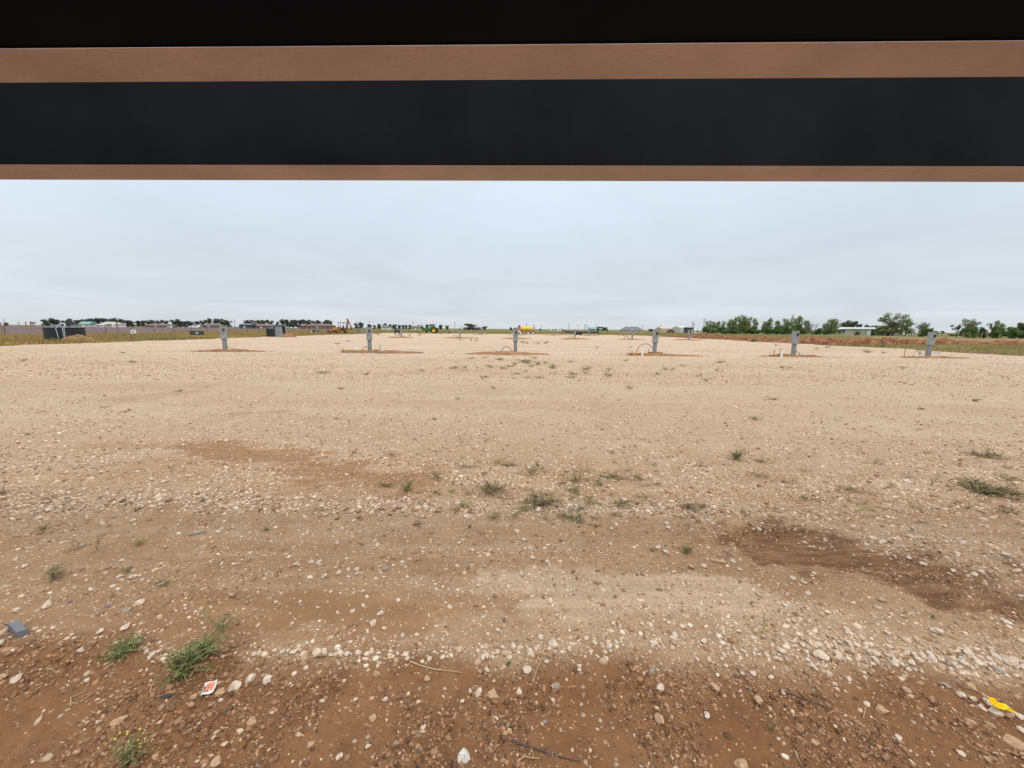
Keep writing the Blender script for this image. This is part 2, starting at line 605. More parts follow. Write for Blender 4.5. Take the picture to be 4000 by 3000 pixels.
# ---------------- gravel lot
def lot_material():
    m = bpy.data.materials.new('caliche_gravel')
    m.use_nodes = True
    t = m.node_tree
    b = t.nodes['Principled BSDF']
    b.inputs['Roughness'].default_value = 0.93
    b.inputs['Specular IOR Level'].default_value = 0.15
    co = nd(t, 'ShaderNodeTexCoord').outputs['Object']

    def at(n):
        return nd(t, 'ShaderNodeAttribute', attribute_name=n).outputs['Fac']

    def nz(sc, det=5.0, lo=0.35, hi=0.65, stretch=None, rough=0.6):
        n = nd(t, 'ShaderNodeTexNoise', i_Scale=sc, i_Detail=det, i_Roughness=rough)
        if stretch:
            mp = nd(t, 'ShaderNodeMapping')
            mp.inputs['Scale'].default_value = stretch
            t.links.new(co, mp.inputs[0])
            t.links.new(mp.outputs[0], n.inputs['Vector'])
        else:
            t.links.new(co, n.inputs['Vector'])
        r = nd(t, 'ShaderNodeMapRange', i_From_Min=lo, i_From_Max=hi)
        t.links.new(n.outputs[0], r.inputs[0])
        return r.outputs[0]
    soil, dirt, wet, pale = at('soil'), at('dirt'), at('wet'), at('pale')
    # pebbles pressed into the surface, two sizes
    vo = nd(t, 'ShaderNodeTexVoronoi', i_Scale=46.0)
    t.links.new(co, vo.inputs['Vector'])
    vs = nd(t, 'ShaderNodeSeparateColor')
    t.links.new(vo.outputs['Color'], vs.inputs[0])
    vo2 = nd(t, 'ShaderNodeTexVoronoi', i_Scale=95.0)
    t.links.new(co, vo2.inputs['Vector'])
    vs2 = nd(t, 'ShaderNodeSeparateColor')
    t.links.new(vo2.outputs['Color'], vs2.inputs[0])
    bare = mth(t, 'MAXIMUM', soil, mth(t, 'MULTIPLY', dirt, 1.0))
    # share of cells that show as pale stone falls where soil covers them
    thr = nd(t, 'ShaderNodeMapRange', i_From_Min=0.0, i_From_Max=1.0, i_To_Min=0.55, i_To_Max=0.97)
    t.links.new(bare, thr.inputs[0])
    peb = mth(t, 'GREATER_THAN', vs.outputs[0], thr.outputs[0])
    inside = mth(t, 'LESS_THAN', vo.outputs['Distance'], 0.42)
    peb = mth(t, 'MULTIPLY', peb, inside)
    peb2 = mth(t, 'MULTIPLY', mth(t, 'GREATER_THAN', vs2.outputs[0], thr.outputs[0]), mth(t, 'LESS_THAN', vo2.outputs['Distance'], 0.45))
    fine = mixc(t, (0.336, 0.229, 0.144), (0.417, 0.306, 0.204), nz(0.9, 6, 0.3, 0.7))
    fine = mixc(t, fine, (0.283, 0.186, 0.114), nz(5.0, 6, 0.5, 0.75))
    fine = mixc(t, fine, (0.446, 0.341, 0.238), nz(0.22, 4, 0.45, 0.75, (1, 2.5, 1)))
    fine = mixc(t, fine, (0.269, 0.182, 0.110), mth(t, 'MULTIPLY', nz(0.35, 5, 0.56, 0.74, (0.5, 3.0, 1)), 0.55))
    fine = mixc(t, fine, (0.253, 0.178, 0.114), mth(t, 'MULTIPLY', nz(60.0, 3, 0.5, 0.7), 0.65))  # dark specks, strengthened to colour in the shade between stones
    spy = nd(t, 'ShaderNodeSeparateXYZ')
    t.links.new(co, spy.inputs[0])
    clean = nd(t, 'ShaderNodeMapRange', i_From_Min=5.0, i_From_Max=26.0)
    t.links.new(spy.outputs[1], clean.inputs[0])
    fine = mixc(t, fine, (0.564, 0.439, 0.328), mth(t, 'MULTIPLY', clean.outputs[0], nz(0.3, 6, 0.1, 0.75, (0.6, 2.0, 1))))
    fine = mixc(t, fine, (0.282, 0.194, 0.123), mth(t, 'MULTIPLY', nz(9.0, 4, 0.50, 0.68, None, 0.75), 0.42))
    fine = mixc(t, fine, (0.639, 0.520, 0.399), mth(t, 'MULTIPLY', nz(13.0, 4, 0.54, 0.70, None, 0.75), 0.45))
    fine = mixc(t, fine, (0.310, 0.213, 0.133), mth(t, 'MULTIPLY', nz(2.2, 6, 0.50, 0.70, (0.5, 1.4, 1), 0.7), 0.35))
    brown = mixc(t, (0.252, 0.140, 0.070), (0.319, 0.188, 0.100), nz(3.0, 6))
    brown = mixc(t, brown, (0.218, 0.124, 0.065), nz(11.0, 6, 0.5, 0.75))
    brown = mixc(t, brown, (0.386, 0.256, 0.148), mth(t, 'MULTIPLY', nz(1.6, 6, 0.5, 0.72, (0.6, 4.0, 1)), 0.6))
    so = mixc(t, (0.184, 0.088, 0.039), (0.231, 0.119, 0.057), nz(2.6, 6))
    so = mixc(t, so, (0.138, 0.066, 0.032), nz(7.0, 8, 0.48, 0.72, None, 0.7))
    so = mixc(t, so, (0.119, 0.057, 0.027), mth(t, 'MULTIPLY', nz(40.0, 6, 0.5, 0.75), 0.6))
    deep = nd(t, 'ShaderNodeMapRange', i_From_Min=0.72, i_From_Max=0.95)
    t.links.new(dirt, deep.inputs[0])
    brown = mixc(t, brown, (0.235, 0.128, 0.066), mth(t, 'MULTIPLY', deep.outputs[0], nz(2.4, 7, 0.3, 0.6, (0.5, 4.0, 1))))
    c = mixc(t, fine, brown, dirt)
    c = mixc(t, c, so, soil)
    c = mixc(t, c, (0.52, 0.37, 0.245), mth(t, 'MULTIPLY', mth(t, 'MULTIPLY', pale, 0.8), nz(2.0, 8, 0.4, 0.65, (0.35, 7.0, 1))))
    c = mixc(t, c, (0.125, 0.063, 0.031), mth(t, 'MULTIPLY', wet, nz(5.0, 8, 0.32, 0.56, (0.6, 2.6, 1), 0.7)))
    stone = mixc(t, (0.46, 0.35, 0.25), (0.64, 0.53, 0.41), vs.outputs[1])
    stone = mixc(t, stone, (0.38, 0.31, 0.26), mth(t, 'GREATER_THAN', vs.outputs[2], 0.9))
    c = mixc(t, c, stone, mth(t, 'MULTIPLY', peb, 0.6))
    stone2 = mixc(t, (0.36, 0.25, 0.16), (0.60, 0.48, 0.36), vs2.outputs[1])
    c = mixc(t, c, stone2, mth(t, 'MULTIPLY', peb2, 0.6))
    t.links.new(c, b.inputs['Base Color'])
    # relief
    dome = mth(t, 'MULTIPLY', peb, mth(t, 'SUBTRACT', 0.45, vo.outputs['Distance']))
    dome2 = mth(t, 'MULTIPLY', peb2, mth(t, 'SUBTRACT', 0.45, vo2.outputs['Distance']))
    hsum = mth(t, 'ADD', mth(t, 'MULTIPLY', dome, 0.03), mth(t, 'MULTIPLY', dome2, 0.010))
    g = nd(t, 'ShaderNodeTexNoise', i_Scale=55.0, i_Detail=6.0, i_Roughness=0.65)
    t.links.new(co, g.inputs['Vector'])
    hsum = mth(t, 'ADD', hsum, mth(t, 'MULTIPLY', g.outputs[0], 0.012))
    bn = nd(t, 'ShaderNodeBump', i_Strength=0.9, i_Distance=1.0)
    t.links.new(hsum, bn.inputs['Height'])
    t.links.new(bn.outputs[0], b.inputs['Normal'])
    return m


lm = lot_material()
nx = 640
tt = np.linspace(-np.arcsinh(-XL / 1.5), np.arcsinh(XR / 1.5), nx)
gx = 1.5 * np.sinh(tt)
gy = [-3.6, -2.5, -1.5, -0.8, -0.2, 0.2]
y = 0.4
while y < YF:
    gy.append(y)
    y += 0.0075 * max(y, 1.4) if y < 9 else 0.015 * y
gy = np.array(gy + [YF])
GX, GY = np.meshgrid(gx, gy)
# uneven outline
ex = np.exp(-np.abs(GX - XL) / 3) * (fbm(GY * 0.25, GY * 0 + 3, 5) - 0.5) * 4 + np.exp(-np.abs(GX - XR) / 3) * (fbm(GY * 0.25, GY * 0 + 9, 6) - 0.5) * 4
GX = GX + ex
z = np.zeros_like(GX)
zn = zones(GX, GY)
z = height(GX, GY)
V = np.stack([GX, GY, z], -1).reshape(-1, 3)
j, i = np.meshgrid(np.arange(len(gy) - 1), np.arange(nx - 1), indexing='ij')
a = (j * nx + i).ravel()
Fq = np.stack([a, a + 1, a + nx + 1, a + nx], 1)
lot = npmesh('gravel_lot', V, Fq, lm, {'soil': zn[0].ravel(), 'dirt': zn[1].ravel(), 'wet': zn[2].ravel(), 'pale': zn[3].ravel()}, smooth=True)
tag(lot, 'wide lot of pale caliche gravel and brown dirt', None, None, 'structure')

# ------------------------------------------------------------------ loose gravel (uncountable): small angular stones
PHI = (1 + 5 ** 0.5) / 2
ICO_V = np.array([(-1, PHI, 0), (1, PHI, 0), (-1, -PHI, 0), (1, -PHI, 0), (0, -1, PHI), (0, 1, PHI), (0, -1, -PHI), (0, 1, -PHI),
                  (PHI, 0, -1), (PHI, 0, 1), (-PHI, 0, -1), (-PHI, 0, 1)], float)
ICO_V /= np.linalg.norm(ICO_V[0])
ICO_F = np.array([(0, 11, 5), (0, 5, 1), (0, 1, 7), (0, 7, 10), (0, 10, 11), (1, 5, 9), (5, 11, 4), (11, 10, 2), (10, 7, 6), (7, 1, 8),
                  (3, 9, 4), (3, 4, 2), (3, 2, 6), (3, 6, 8), (3, 8, 9), (4, 9, 5), (2, 4, 11), (6, 2, 10), (8, 6, 7), (9, 8, 1)])


def stones(name, x, y, r, col, m):
    n = len(x)
    base = ICO_V[None] * (1 + rng.uniform(-0.38, 0.34, (n, 12, 1)))
    sc = np.stack([rng.uniform(0.8, 1.3, n), rng.uniform(0.7, 1.1, n), rng.uniform(0.5, 0.85, n)], 1) * r[:, None]
    base = base * sc[:, None, :]
    a = rng.uniform(0, 6.283, n)
    ca, sa = np.cos(a), np.sin(a)
    tl = rng.normal(0, 0.3, n)
    ct, st = np.cos(tl), np.sin(tl)
    X, Y, Z = base[..., 0], base[..., 1], base[..., 2]
    Y, Z = Y * ct[:, None] - Z * st[:, None], Y * st[:, None] + Z * ct[:, None]
    X, Y = X * ca[:, None] - Y * sa[:, None], X * sa[:, None] + Y * ca[:, None]
    z0 = height(x, y) + r * rng.uniform(-0.35, 0.25, n)
    V = np.stack([X + x[:, None], Y + y[:, None], Z + z0[:, None]], -1).reshape(-1, 3)
    Fs = (ICO_F[None] + (np.arange(n) * 12)[:, None, None]).reshape(-1, 3)
    return npmesh(name, V, Fs, m, {'tint': np.repeat(col, 12, 0)})


def stone_cols(n, soilish):
    k = rng.uniform(0, 1, n)[:, None] ** 1.5
    c = np.array([0.40, 0.28, 0.185]) * (1 - k) + np.array([0.66, 0.53, 0.405]) * k
    br = np.array([0.31, 0.18, 0.10]) * rng.uniform(0.6, 1.15, (n, 1))
    u = rng.uniform(0, 1, n)
    c = np.where((u < soilish)[:, None], br, c)
    gr = np.array([0.36, 0.31, 0.26]) * rng.uniform(0.6, 1.2, (n, 1))
    return np.where((rng.uniform(0, 1, n) < 0.015)[:, None], gr, c)


def scatter(N, y0, y1, rmed, rsig, rmax):
    """candidates over the part of the lot the photograph can see (and a step either side)"""
    u = rng.uniform(0, 1, N)
    y = y0 * (y1 / y0) ** u if y0 > 0 else rng.uniform(y0, y1, N)
    hw = y * 1.45 + 1.6
    x = rng.uniform(-1, 1, N) * hw
    ok = (x > XL + 1) & (x < XR - 1)
    x, y = x[ok], y[ok]
    soil, dirt, wet, pale, rid, rh = zones(x, y)
    cl = sst(0.35, 0.7, fbm(x * 2.5, y * 2.5, 41))
    dens = (1 - soil) * (1 - 0.92 * np.clip(dirt / 0.95, 0, 1) ** 1.4) * (0.35 + 0.65 * cl) + soil * 0.035 * cl + np.where(y < 2.0, 0.45, 0.85) * rid * (0.15 + 0.5 * sst(0.35, 0.6, fbm(x * 3.1, y * 3.1, 44, 3))) + 0.05 * (1 - 0.8 * soil)
    dens *= (1 - 0.5 * pale) * (1 - 0.4 * wet)
    keep = rng.uniform(0, 1, len(x)) < np.clip(dens, 0, 1)
    x, y, soil, rid = x[keep], y[keep], soil[keep], rid[keep]
    r = np.clip(rmed * np.exp(rng.normal(0, rsig, len(x))), 0.003, rmax) * (1 + 0.2 * rid)
    return x, y, r, stone_cols(len(x), 0.22 + 0.25 * soil)


sm = vcmat('limestone', 'tint', 0.92, 35.0, 0.22)
A = [scatter(170000, 1.0, 7.0, 0.0049, 0.55, 0.020), scatter(110000, 3.0, 20.0, 0.0095, 0.45, 0.026), scatter(150000, 11.0, 75.0, 0.017, 0.40, 0.04)]
x, y, r, c = (np.concatenate([q[k] for q in A]) for k in range(4))
g = stones('loose_gravel', x, y, r, c, sm)
tag(g, 'loose pale gravel scattered over the whole lot', None, None, 'stuff')

# crumbs of soil in the bare strip in front and round the pedestal pads
N = 330000
y = 0.7 * (4.6 / 0.7) ** rng.uniform(0, 1, N)
x = rng.uniform(-1, 1, N) * (y * 1.45 + 1.2)
zs = zones(x, y)
br = sst(0.42, 0.62, fbm(x * 3.2, y * 3.2, 15, 3))
br2 = sst(0.40, 0.62, fbm(x * 2.1, y * 5.2, 25, 4))
keep = rng.uniform(0, 1, N) < (zs[0] * (0.05 + 0.5 * br ** 1.5) + 0.30 * zs[1] * br2 * (1 - zs[0]) + 0.55 * zs[2] * br2)
x, y, so_, we_ = x[keep], y[keep], zs[0][keep][:, None], zs[2][keep][:, None]
r = np.clip(0.0042 * np.exp(rng.normal(0, 0.5, len(x))), 0.002, 0.015) * np.clip(y / 2.2, 1, 1.7)
k = rng.uniform(0, 1, (len(x), 1))
c = np.array([0.10, 0.052, 0.028]) * (1 - k) + np.array([0.36, 0.205, 0.115]) * k
c2 = np.array([0.19, 0.115, 0.065]) * (1 - k) + np.array([0.42, 0.28, 0.17]) * k
dk_ = np.clip(so_ + we_, 0, 1)
c = c2 * (1 - dk_) + c * dk_
pl = rng.uniform(0, 1, len(x)) < 0.06
c[pl] = np.array([0.50, 0.36, 0.24])
for px_, w_ in ((880, 1.5), (1500, 1.4), (1985, 1.8), (2600, 1.5), (3110, 1.4), (3660, 1.5)):
    q_ = hz(px_, 23.9)
    n_ = 520
    x = np.concatenate([x, q_.x + rng.normal(0, w_, n_)])
    y = np.concatenate([y, q_.y + rng.normal(0, 0.32, n_)])
    r = np.concatenate([r, np.clip(0.017 * np.exp(rng.normal(0, 0.5, n_)), 0.006, 0.06)])
    k = rng.uniform(0, 1, (n_, 1))
    c = np.concatenate([c, np.array([0.17, 0.09, 0.048]) * (1 - k) + np.array([0.36, 0.22, 0.13]) * k])
g = stones('soil_crumbs', x, y, r, c, vcmat('soil_clod', 'tint', 0.95, 60.0, 0.2))
tag(g, 'crumbled reddish soil clods on the bare strip in front and round the pedestals', None, None, 'stuff')
# ------------------------------------------------------------------ open frame the photograph is taken from
sh = thing('portal_frame', 'dark open frame whose two header beams with brown primed undersides cross the top', 'frame', (0, 1.0, 0))
dkf = mat('far_beam_shade_tone', (0.0045, 0.0052, 0.007), 0.6, 0.35, 1.3, bump=0.05, bscale=14, spec=0.05, col2=(0.014, 0.0155, 0.0205))  # far beam: shade on its near side coloured in, with bluish glare tint
dk = mat('near_beam_shade_tone', (0.0045, 0.0038, 0.0038), 0.8, 0.25, 1.2, bump=0.04, bscale=9, spec=0.0)  # near beam: shaded camera side coloured almost black
pr = mat('primer_underside', (0.56, 0.475, 0.51), 0.8, 0.14, 2.6, bump=0.25, bscale=70, spec=0.15, col2=(0.68, 0.585, 0.63))
ZB = CAM_H + 0.55


def header(y0, y1, zb, hgt, rot, rnd, m_):
    """one beam: a web coloured as dark as its shaded side with a separate primed strip on its underside; y is along the view"""
    M = Matrix.Rotation(R(rot), 3, 'Z')
    b = MB().box((0, (y0 + y1) / 2 - 1.0, zb + 0.0003 + hgt / 2), (12.4, y1 - y0, hgt), M=M).build('header_beam', m_, sh, bevel=rnd, bseg=4)
    u_ = MB().box((0, (y0 + y1) / 2 - 1.0, zb), (12.396, y1 - y0 - 0.004, 0.0006), M=M).build('underside_strip', pr, b)
    for sx in (-1, 1):
        MB().box((sx * 6.12, (y0 + y1) / 2 - 1.0 - sx * math.sin(R(-rot)) * 6.12, (zb - 0.002) / 2 - 0.05), (0.14, y1 - y0 - 0.02, zb - 0.003 + 0.10), rz=R(rot)).build('post', m_, sh)
    return b


h_far = header(1.395, 1.535, ZB, 0.30, -0.95, 0.003, dkf)
h_near = header(0.835, 0.945, ZB, 0.15, -1.3, 0.006, dk)

# ------------------------------------------------------------------ utility pedestals
gs = mat('grey_steel', (0.255, 0.275, 0.275), 0.45, 0.06, 5.0, spec=0.5)
gs2 = mat('grey_steel_post', (0.20, 0.217, 0.222), 0.5, 0.07, 5.0, spec=0.5)
blk = mat('black_glass', (0.012, 0.012, 0.014), 0.2, 0.1)
lens = mat('meter_face', (0.30, 0.31, 0.31), 0.3, 0.3, 40.0)
gtx = mat('label_plate', (0.15, 0.165, 0.18), 0.5, 0.1)


def pedestal(label, group):
    t = thing('utility_pedestal', label, 'pedestal', group=group)
    MB().box((0, 0.01, 0.39), (0.205, 0.175, 0.82)).build('post', gs2, t, bevel=0.006)
    b = MB().box((0, 0, 1.165), (0.302, 0.25, 0.79)).box((0, -0.012, 1.572), (0.322, 0.29, 0.024)).build('box', gs, t, bevel=0.006)
    MB().box((0, -0.131, 1.355), (0.28, 0.016, 0.37)).box((0, -0.131, 0.965), (0.28, 0.016, 0.36)).build('front_cover', gs, t, bevel=0.004)
    me = MB().lathe([(0.088, 0), (0.088, -0.02), (0.075, -0.03), (0.075, -0.05), (0.06, -0.09), (0.0, -0.10)], (0.055, -0.139, 1.36), 24, 'Y',
                    M=Matrix.Rotation(R(-90), 3, 'X')).build('meter', blk, t, smooth=True)
    me2 = MB().box((0.055, -0.222, 1.36), (0.030, 0.03, 0.085)).build('meter_dial', lens, me)
    MB().box((0.0, -0.141, 1.13), (0.15, 0.004, 0.008)).box((0, -0.141, 1.10), (0.15, 0.004, 0.008)).box((0, -0.141, 1.07), (0.13, 0.004, 0.008)) \
        .box((0.0, -0.141, 1.04), (0.15, 0.004, 0.008)).build('label_plate', gtx, t)
    MB().box((0.10, -0.145, 0.84), (0.03, 0.012, 0.05)).build('latch', gs2, t)
    return t


def fix_y(o):
    return o


ROW1 = [(871, -18, 'leftmost pedestal of the front row, dirt and two white pipe stubs at its foot'),
        (1441, -10, 'grey pedestal behind a long orange form board, second from left in the front row'),
        (2014, 0, 'grey pedestal in the middle of the front row beside a low arched conduit'),
        (2562, 4, 'grey front row pedestal whose tall conduit loop and board pad stand left of it'),
        (3109, 12, 'grey pedestal in front of the trees, second from right in the front row'),
        (3639, 22, 'grey pedestal leaning slightly at the right end of the front row')]
ROW2 = [(1567, 'small grey pedestal left of the green tractor in the second row'),
        (1796, 'second row pedestal with a wire arm on its top, right of the green tractor'),
        (2246, 'second row pedestal standing in front of the black flatbed trailer'),
        (2471, 'second row pedestal in front of the long brown roofed house'),
        (2692, 'second row pedestal at the right end, in front of the beige metal building')]
ROW3 = [(1877, 'tiny far pedestal between two short white stubs, leftmost of the farthest row'),
        (2160, 'tiny far pedestal between the yellow tank sprayer and the flatbed trailer'),
        (2300, 'tiny far pedestal just in front of the deck of the flatbed trailer'),
        (2438, 'tiny far pedestal at the right end of the farthest row')]
proto = None
Y1, Y2, Y3 = 24.3, 63.0, 100.0
P1 = []
for px, rz, lab in ROW1:
    p = hz(px, Y1)
    if proto is None:
        proto = pedestal(lab, 'grey pedestals of the front row')
        o = proto
        o.location, o.rotation_euler = p, (0, 0, R(-rz if False else rz * 0 - math.degrees(math.atan2(p.x, p.y)) * 0.35))
    else:
        o = dup(proto, p, R(-math.degrees(math.atan2(p.x, p.y)) * 0.15), lab, 'grey pedestals of the front row')
    P1.append(p)
o.rotation_euler = (R(0.6), R(1.5), o.rotation_euler[2])
P2, P3 = [], []
for px, lab in ROW2:
    p = hz(px, Y2 + (px - 2130) * -0.0015)
    dup(proto, p, R(random.uniform(-4, 4)), lab, 'grey pedestals of the second row')
    P2.append(p)
for px, lab in ROW3:
    p = hz(px, Y3)
    dup(proto, p, R(random.uniform(-4, 4)), lab, 'grey pedestals of the farthest row')
    P3.append(p)
# the wire arm on one second-row pedestal
o = MB().tube([(0.02, 0, 1.58), (0.04, 0, 1.72), (0.25, 0.0, 1.76), (1.55, 0, 1.78)], 0.03, 6).build('wire_arm', gs, None)
o.location = P2[1]
tag(o, 'thin grey wire arm reaching right from the top of a second row pedestal', 'wire arm')

# side pedestals and transformer boxes on the grass
for px, Y, lab in [(782, 74, 'small grey pedestal standing behind the left green transformer box'),
                   (1241, 118, 'pale grey pedestal standing beside the farther green transformer box'),
                   (1409, 98, 'left one of two grey pedestals close together right of the backhoe'),
                   (1416, 97, 'right one of two grey pedestals close together right of the backhoe')]:
    dup(proto, hz(px, Y), R(random.uniform(-10, 10)), lab, 'grey pedestals standing on the grass')
for px, Y, lab in [(1081, 58.5, 'left one of two tall grey switch cabinets in front of the far black tank'),
                   (1091, 58.0, 'right one of two tall grey switch cabinets in front of the far black tank')]:
    t = thing('switch_cabinet', lab, 'cabinet', hz(px, Y), group='pair of tall grey switch cabinets')
    MB().box((0, 0, 0.75), (0.42, 0.3, 1.5)).box((0, 0, 1.512), (0.45, 0.33, 0.024)).build('body', gs, t, bevel=0.008)
    MB().box((0, -0.158, 0.8), (0.36, 0.014, 1.3)).build('door', gs2, t)
    MB().box((0.13, -0.172, 0.85), (0.03, 0.015, 0.10)).build('handle', blk, t)

tg = mat('transformer_green', (0.035, 0.055, 0.04), 0.5, 0.15, 3)
wht = mat('white_pvc', (0.75, 0.76, 0.76), 0.45, 0.05)
wst = mat('warning_sticker', (0.7, 0.7, 0.66), 0.5, 0.1)


def transformer(px, Y, w, lab):
    t = thing('transformer_box', lab, 'transformer', hz(px, Y), group='green pad transformers on the left grass')
    MB().box((0, 0, 0.06), (w + 0.2, 1.25, 0.3)).build('pad', mat('concrete', (0.34, 0.33, 0.31), 0.9, 0.12), t)
    MB().prism([(-w / 2, 0.2), (w / 2, 0.2), (w / 2, 0.86), (-w / 2, 0.86)], -0.55, 0.5).build('body', tg, t, bevel=0.02)
    MB().box((0, -0.02, 0.885), (w + 0.06, 1.12, 0.05), top=0.97).build('lid', tg, t, bevel=0.01)
    MB().box((w * 0.20, -0.558, 0.58), (0.16, 0.012, 0.24)).box((w * 0.38, -0.558, 0.58), (0.2, 0.012, 0.18)).build('sticker', wst, t)
    MB().box((-0.02, -0.558, 0.55), (0.02, 0.01, 0.6)).build('door_seam', blk, t)
    return t


transformer(767, 64, 1.55, 'dark green transformer box with white stickers on the left grass')
transformer(1232, 112, 1.35, 'small green transformer box on the grass left of the backhoe')

# ------------------------------------------------------------------ dirt pads, boards, stubs and conduits at the pedestals
soilm = vcmat('red_soil', 'tint', 0.95, 9.0, 0.28)


def soil_pile(name, c, rx, ry, h, seed, lab, cat, group=None, tint=(0.20, 0.105, 0.055), tint2=(0.33, 0.19, 0.105), res=44, z0=-0.06, rz=0.0):
    u = np.linspace(-1.25, 1.25, res)
    X, Yy = np.meshgrid(u, u)
    rr = np.hypot(X, Yy) + (fbm(X * 2 + seed, Yy * 2, seed, 3) - 0.5) * 0.7
    prof = np.clip(1 - rr, 0, 1) * sst(0.42, 0.56, fbm(X * 5 + seed, Yy * 5, seed + 1, 4) + 0.30 * (1 - rr))
    lump = 0.35 + 1.3 * fbm(X * 3.3 + seed, Yy * 3.3 + 2, seed + 5, 4)
    Z = h * np.sqrt(prof) * lump + (fbm(X * 14 + seed, Yy * 14, seed + 9, 2) - 0.5) * h * 0.25 * (prof > 0)
    Z = np.where(prof > 0, Z + 0.005, 0) + np.where(prof > 0, 0, z0)
    k = fbm(X * 5 + seed, Yy * 5, seed + 2, 4).reshape(-1, 1)
    k = np.clip((k - 0.3) / 0.4, 0, 1)
    col = np.array(tint) * (1 - k) + np.array(tint2) * k
    V = np.stack([X * rx, Yy * ry, Z], -1).reshape(-1, 3)
    jj, ii = np.meshgrid(np.arange(res - 1), np.arange(res - 1), indexing='ij')
    a = (jj * res + ii).ravel()
    o = npmesh(name, V, np.stack([a, a + 1, a + res + 1, a + res], 1), soilm, {'tint': col})
    o.location = c
    o.rotation_euler = (0, 0, rz)
    return tag(o, lab, cat, group)


PG = 'low brown dirt pads at the pedestals'
soil_pile('dirt_pad', hz(880, 24.0), 2.3, 0.55, 0.16, 3, 'low brown dirt pad round the leftmost front pedestal', 'dirt pile', PG)
soil_pile('dirt_pad', hz(1520, 23.9), 1.9, 0.50, 0.17, 4, 'brown dirt tail right of the long orange form board', 'dirt pile', PG)
soil_pile('dirt_pad', hz(1985, 23.6), 2.4, 0.62, 0.18, 5, 'wide brown dirt pad round the middle front pedestal', 'dirt pile', PG)
soil_pile('dirt_pad', hz(2600, 23.7), 2.2, 0.45, 0.10, 6, 'thin brown dirt pad round the front pedestal with the tall conduit loop', 'dirt pile', PG)
soil_pile('dirt_pad', hz(3110, 23.7), 1.9, 0.42, 0.10, 7, 'thin brown dirt pad round the front pedestal before the trees', 'dirt pile', PG)
soil_pile('dirt_pad', hz(3660, 23.8), 2.0, 0.40, 0.11, 8, 'thin brown dirt pad round the rightmost front pedestal', 'dirt pile', PG)
for k, (px, w) in enumerate([(1560, 2.2), (1800, 2.6), (2020, 2.4), (2248, 2.4), (2472, 2.4), (2692, 2.4)]):
    soil_pile('dirt_pad', hz(px, 62.2), w, 0.9, 0.18, 20 + k, ['brown dirt strip at the second row pedestal left of the tractor',
              'brown dirt strip under the second row pedestal with the wire arm', 'brown dirt strip just behind the middle front pedestal',
              'brown dirt strip at the second row pedestal before the trailer', 'brown dirt strip at the second row pedestal before the long house',
              'brown dirt strip at the right end pedestal of the second row'][k], 'dirt pile', PG, res=30)
for k, px in enumerate((1877, 2020, 2160, 2300, 2438)):
    soil_pile('dirt_pad', hz(px, 99.0), 2.4, 1.0, 0.14, 40 + k, 'far thin dirt strip at the foot of a farthest row pedestal', 'dirt pile', 'far dirt strips', res=24)

wood = mat('form_board', (0.36, 0.195, 0.075), 0.8, 0.2, 3.0, bump=0.1, bscale=20)


def board(px0, px1, Y, h, lab, dy=0.0):
    a, b = hz(px0, Y), hz(px1, Y + dy)
    a.z = b.z = h / 2 + 0.01
    o = MB().bar(a, b, 0.045, h).build('form_board', wood, bevel=0.003)
    return tag(o, lab, 'board', 'orange wooden form boards')


board(1327, 1458, 23.75, 0.16, 'long orange form board before the second front pedestal')
board(1456, 1475, 24.1, 0.20, 'short orange board end right of the long form board')
board(2455, 2592, 23.55, 0.15, 'orange form board left of the pedestal with the tall conduit loop')
board(2535, 2594, 24.6, 0.16, 'rear orange board behind the pedestal with the tall conduit loop')
board(3014, 3200, 23.5, 0.13, 'orange form board in front of the pedestal before the trees')
board(3046, 3110, 24.9, 0.10, 'rear orange board left of the pedestal before the trees')
board(3535, 3690, 23.55, 0.09, 'low orange form board before the rightmost front pedestal')
board(2210, 2265, 61.3, 0.16, 'far orange board at the second row pedestal before the trailer')
board(1527, 1580, 61.5, 0.16, 'far orange board at the second row pedestal left of the tractor')

rust = mat('rusty_rebar', (0.10, 0.055, 0.035), 0.8, 0.3, 20)
for px, Y, h, lab in [(1335, 23.72, 0.34, 'rebar stake at the left end of the long form board'), (1481, 24.0, 0.50, 'rebar stake right of the second front pedestal'),
                      (2473, 23.4, 0.32, 'rebar stake left of the white stub at the tall conduit loop'), (2539, 24.7, 0.36, 'rebar stake just left of the pedestal with the tall conduit loop'),
                      (3033, 23.4, 0.45, 'front rebar stake left of the pedestal before the trees'), (3056, 24.8, 0.50, 'rear rebar stake left of the pedestal before the trees'),
                      (3546, 24.5, 0.62, 'rebar stake left of the rightmost front pedestal')]:
    o = MB().tube([(0, 0, -0.1), (0.01, 0, h)], 0.016, 6).build('rebar_stake', rust, loc=hz(px, Y))
    tag(o, lab, 'stake', 'rebar stakes at the form boards')


def stub(px, Y, h, r, lab, group='white pipe stubs at the front pedestals'):
    o = MB().lathe([(r, -0.05), (r, h - 0.05), (r * 1.14, h - 0.05), (r * 1.14, h), (r * 0.85, h), (r * 0.85, h - 0.06), (0, h - 0.06)], n=14) \
        .build('pipe_stub', wht, smooth=True, loc=hz(px, Y))
    return tag(o, lab, 'pipe', group)


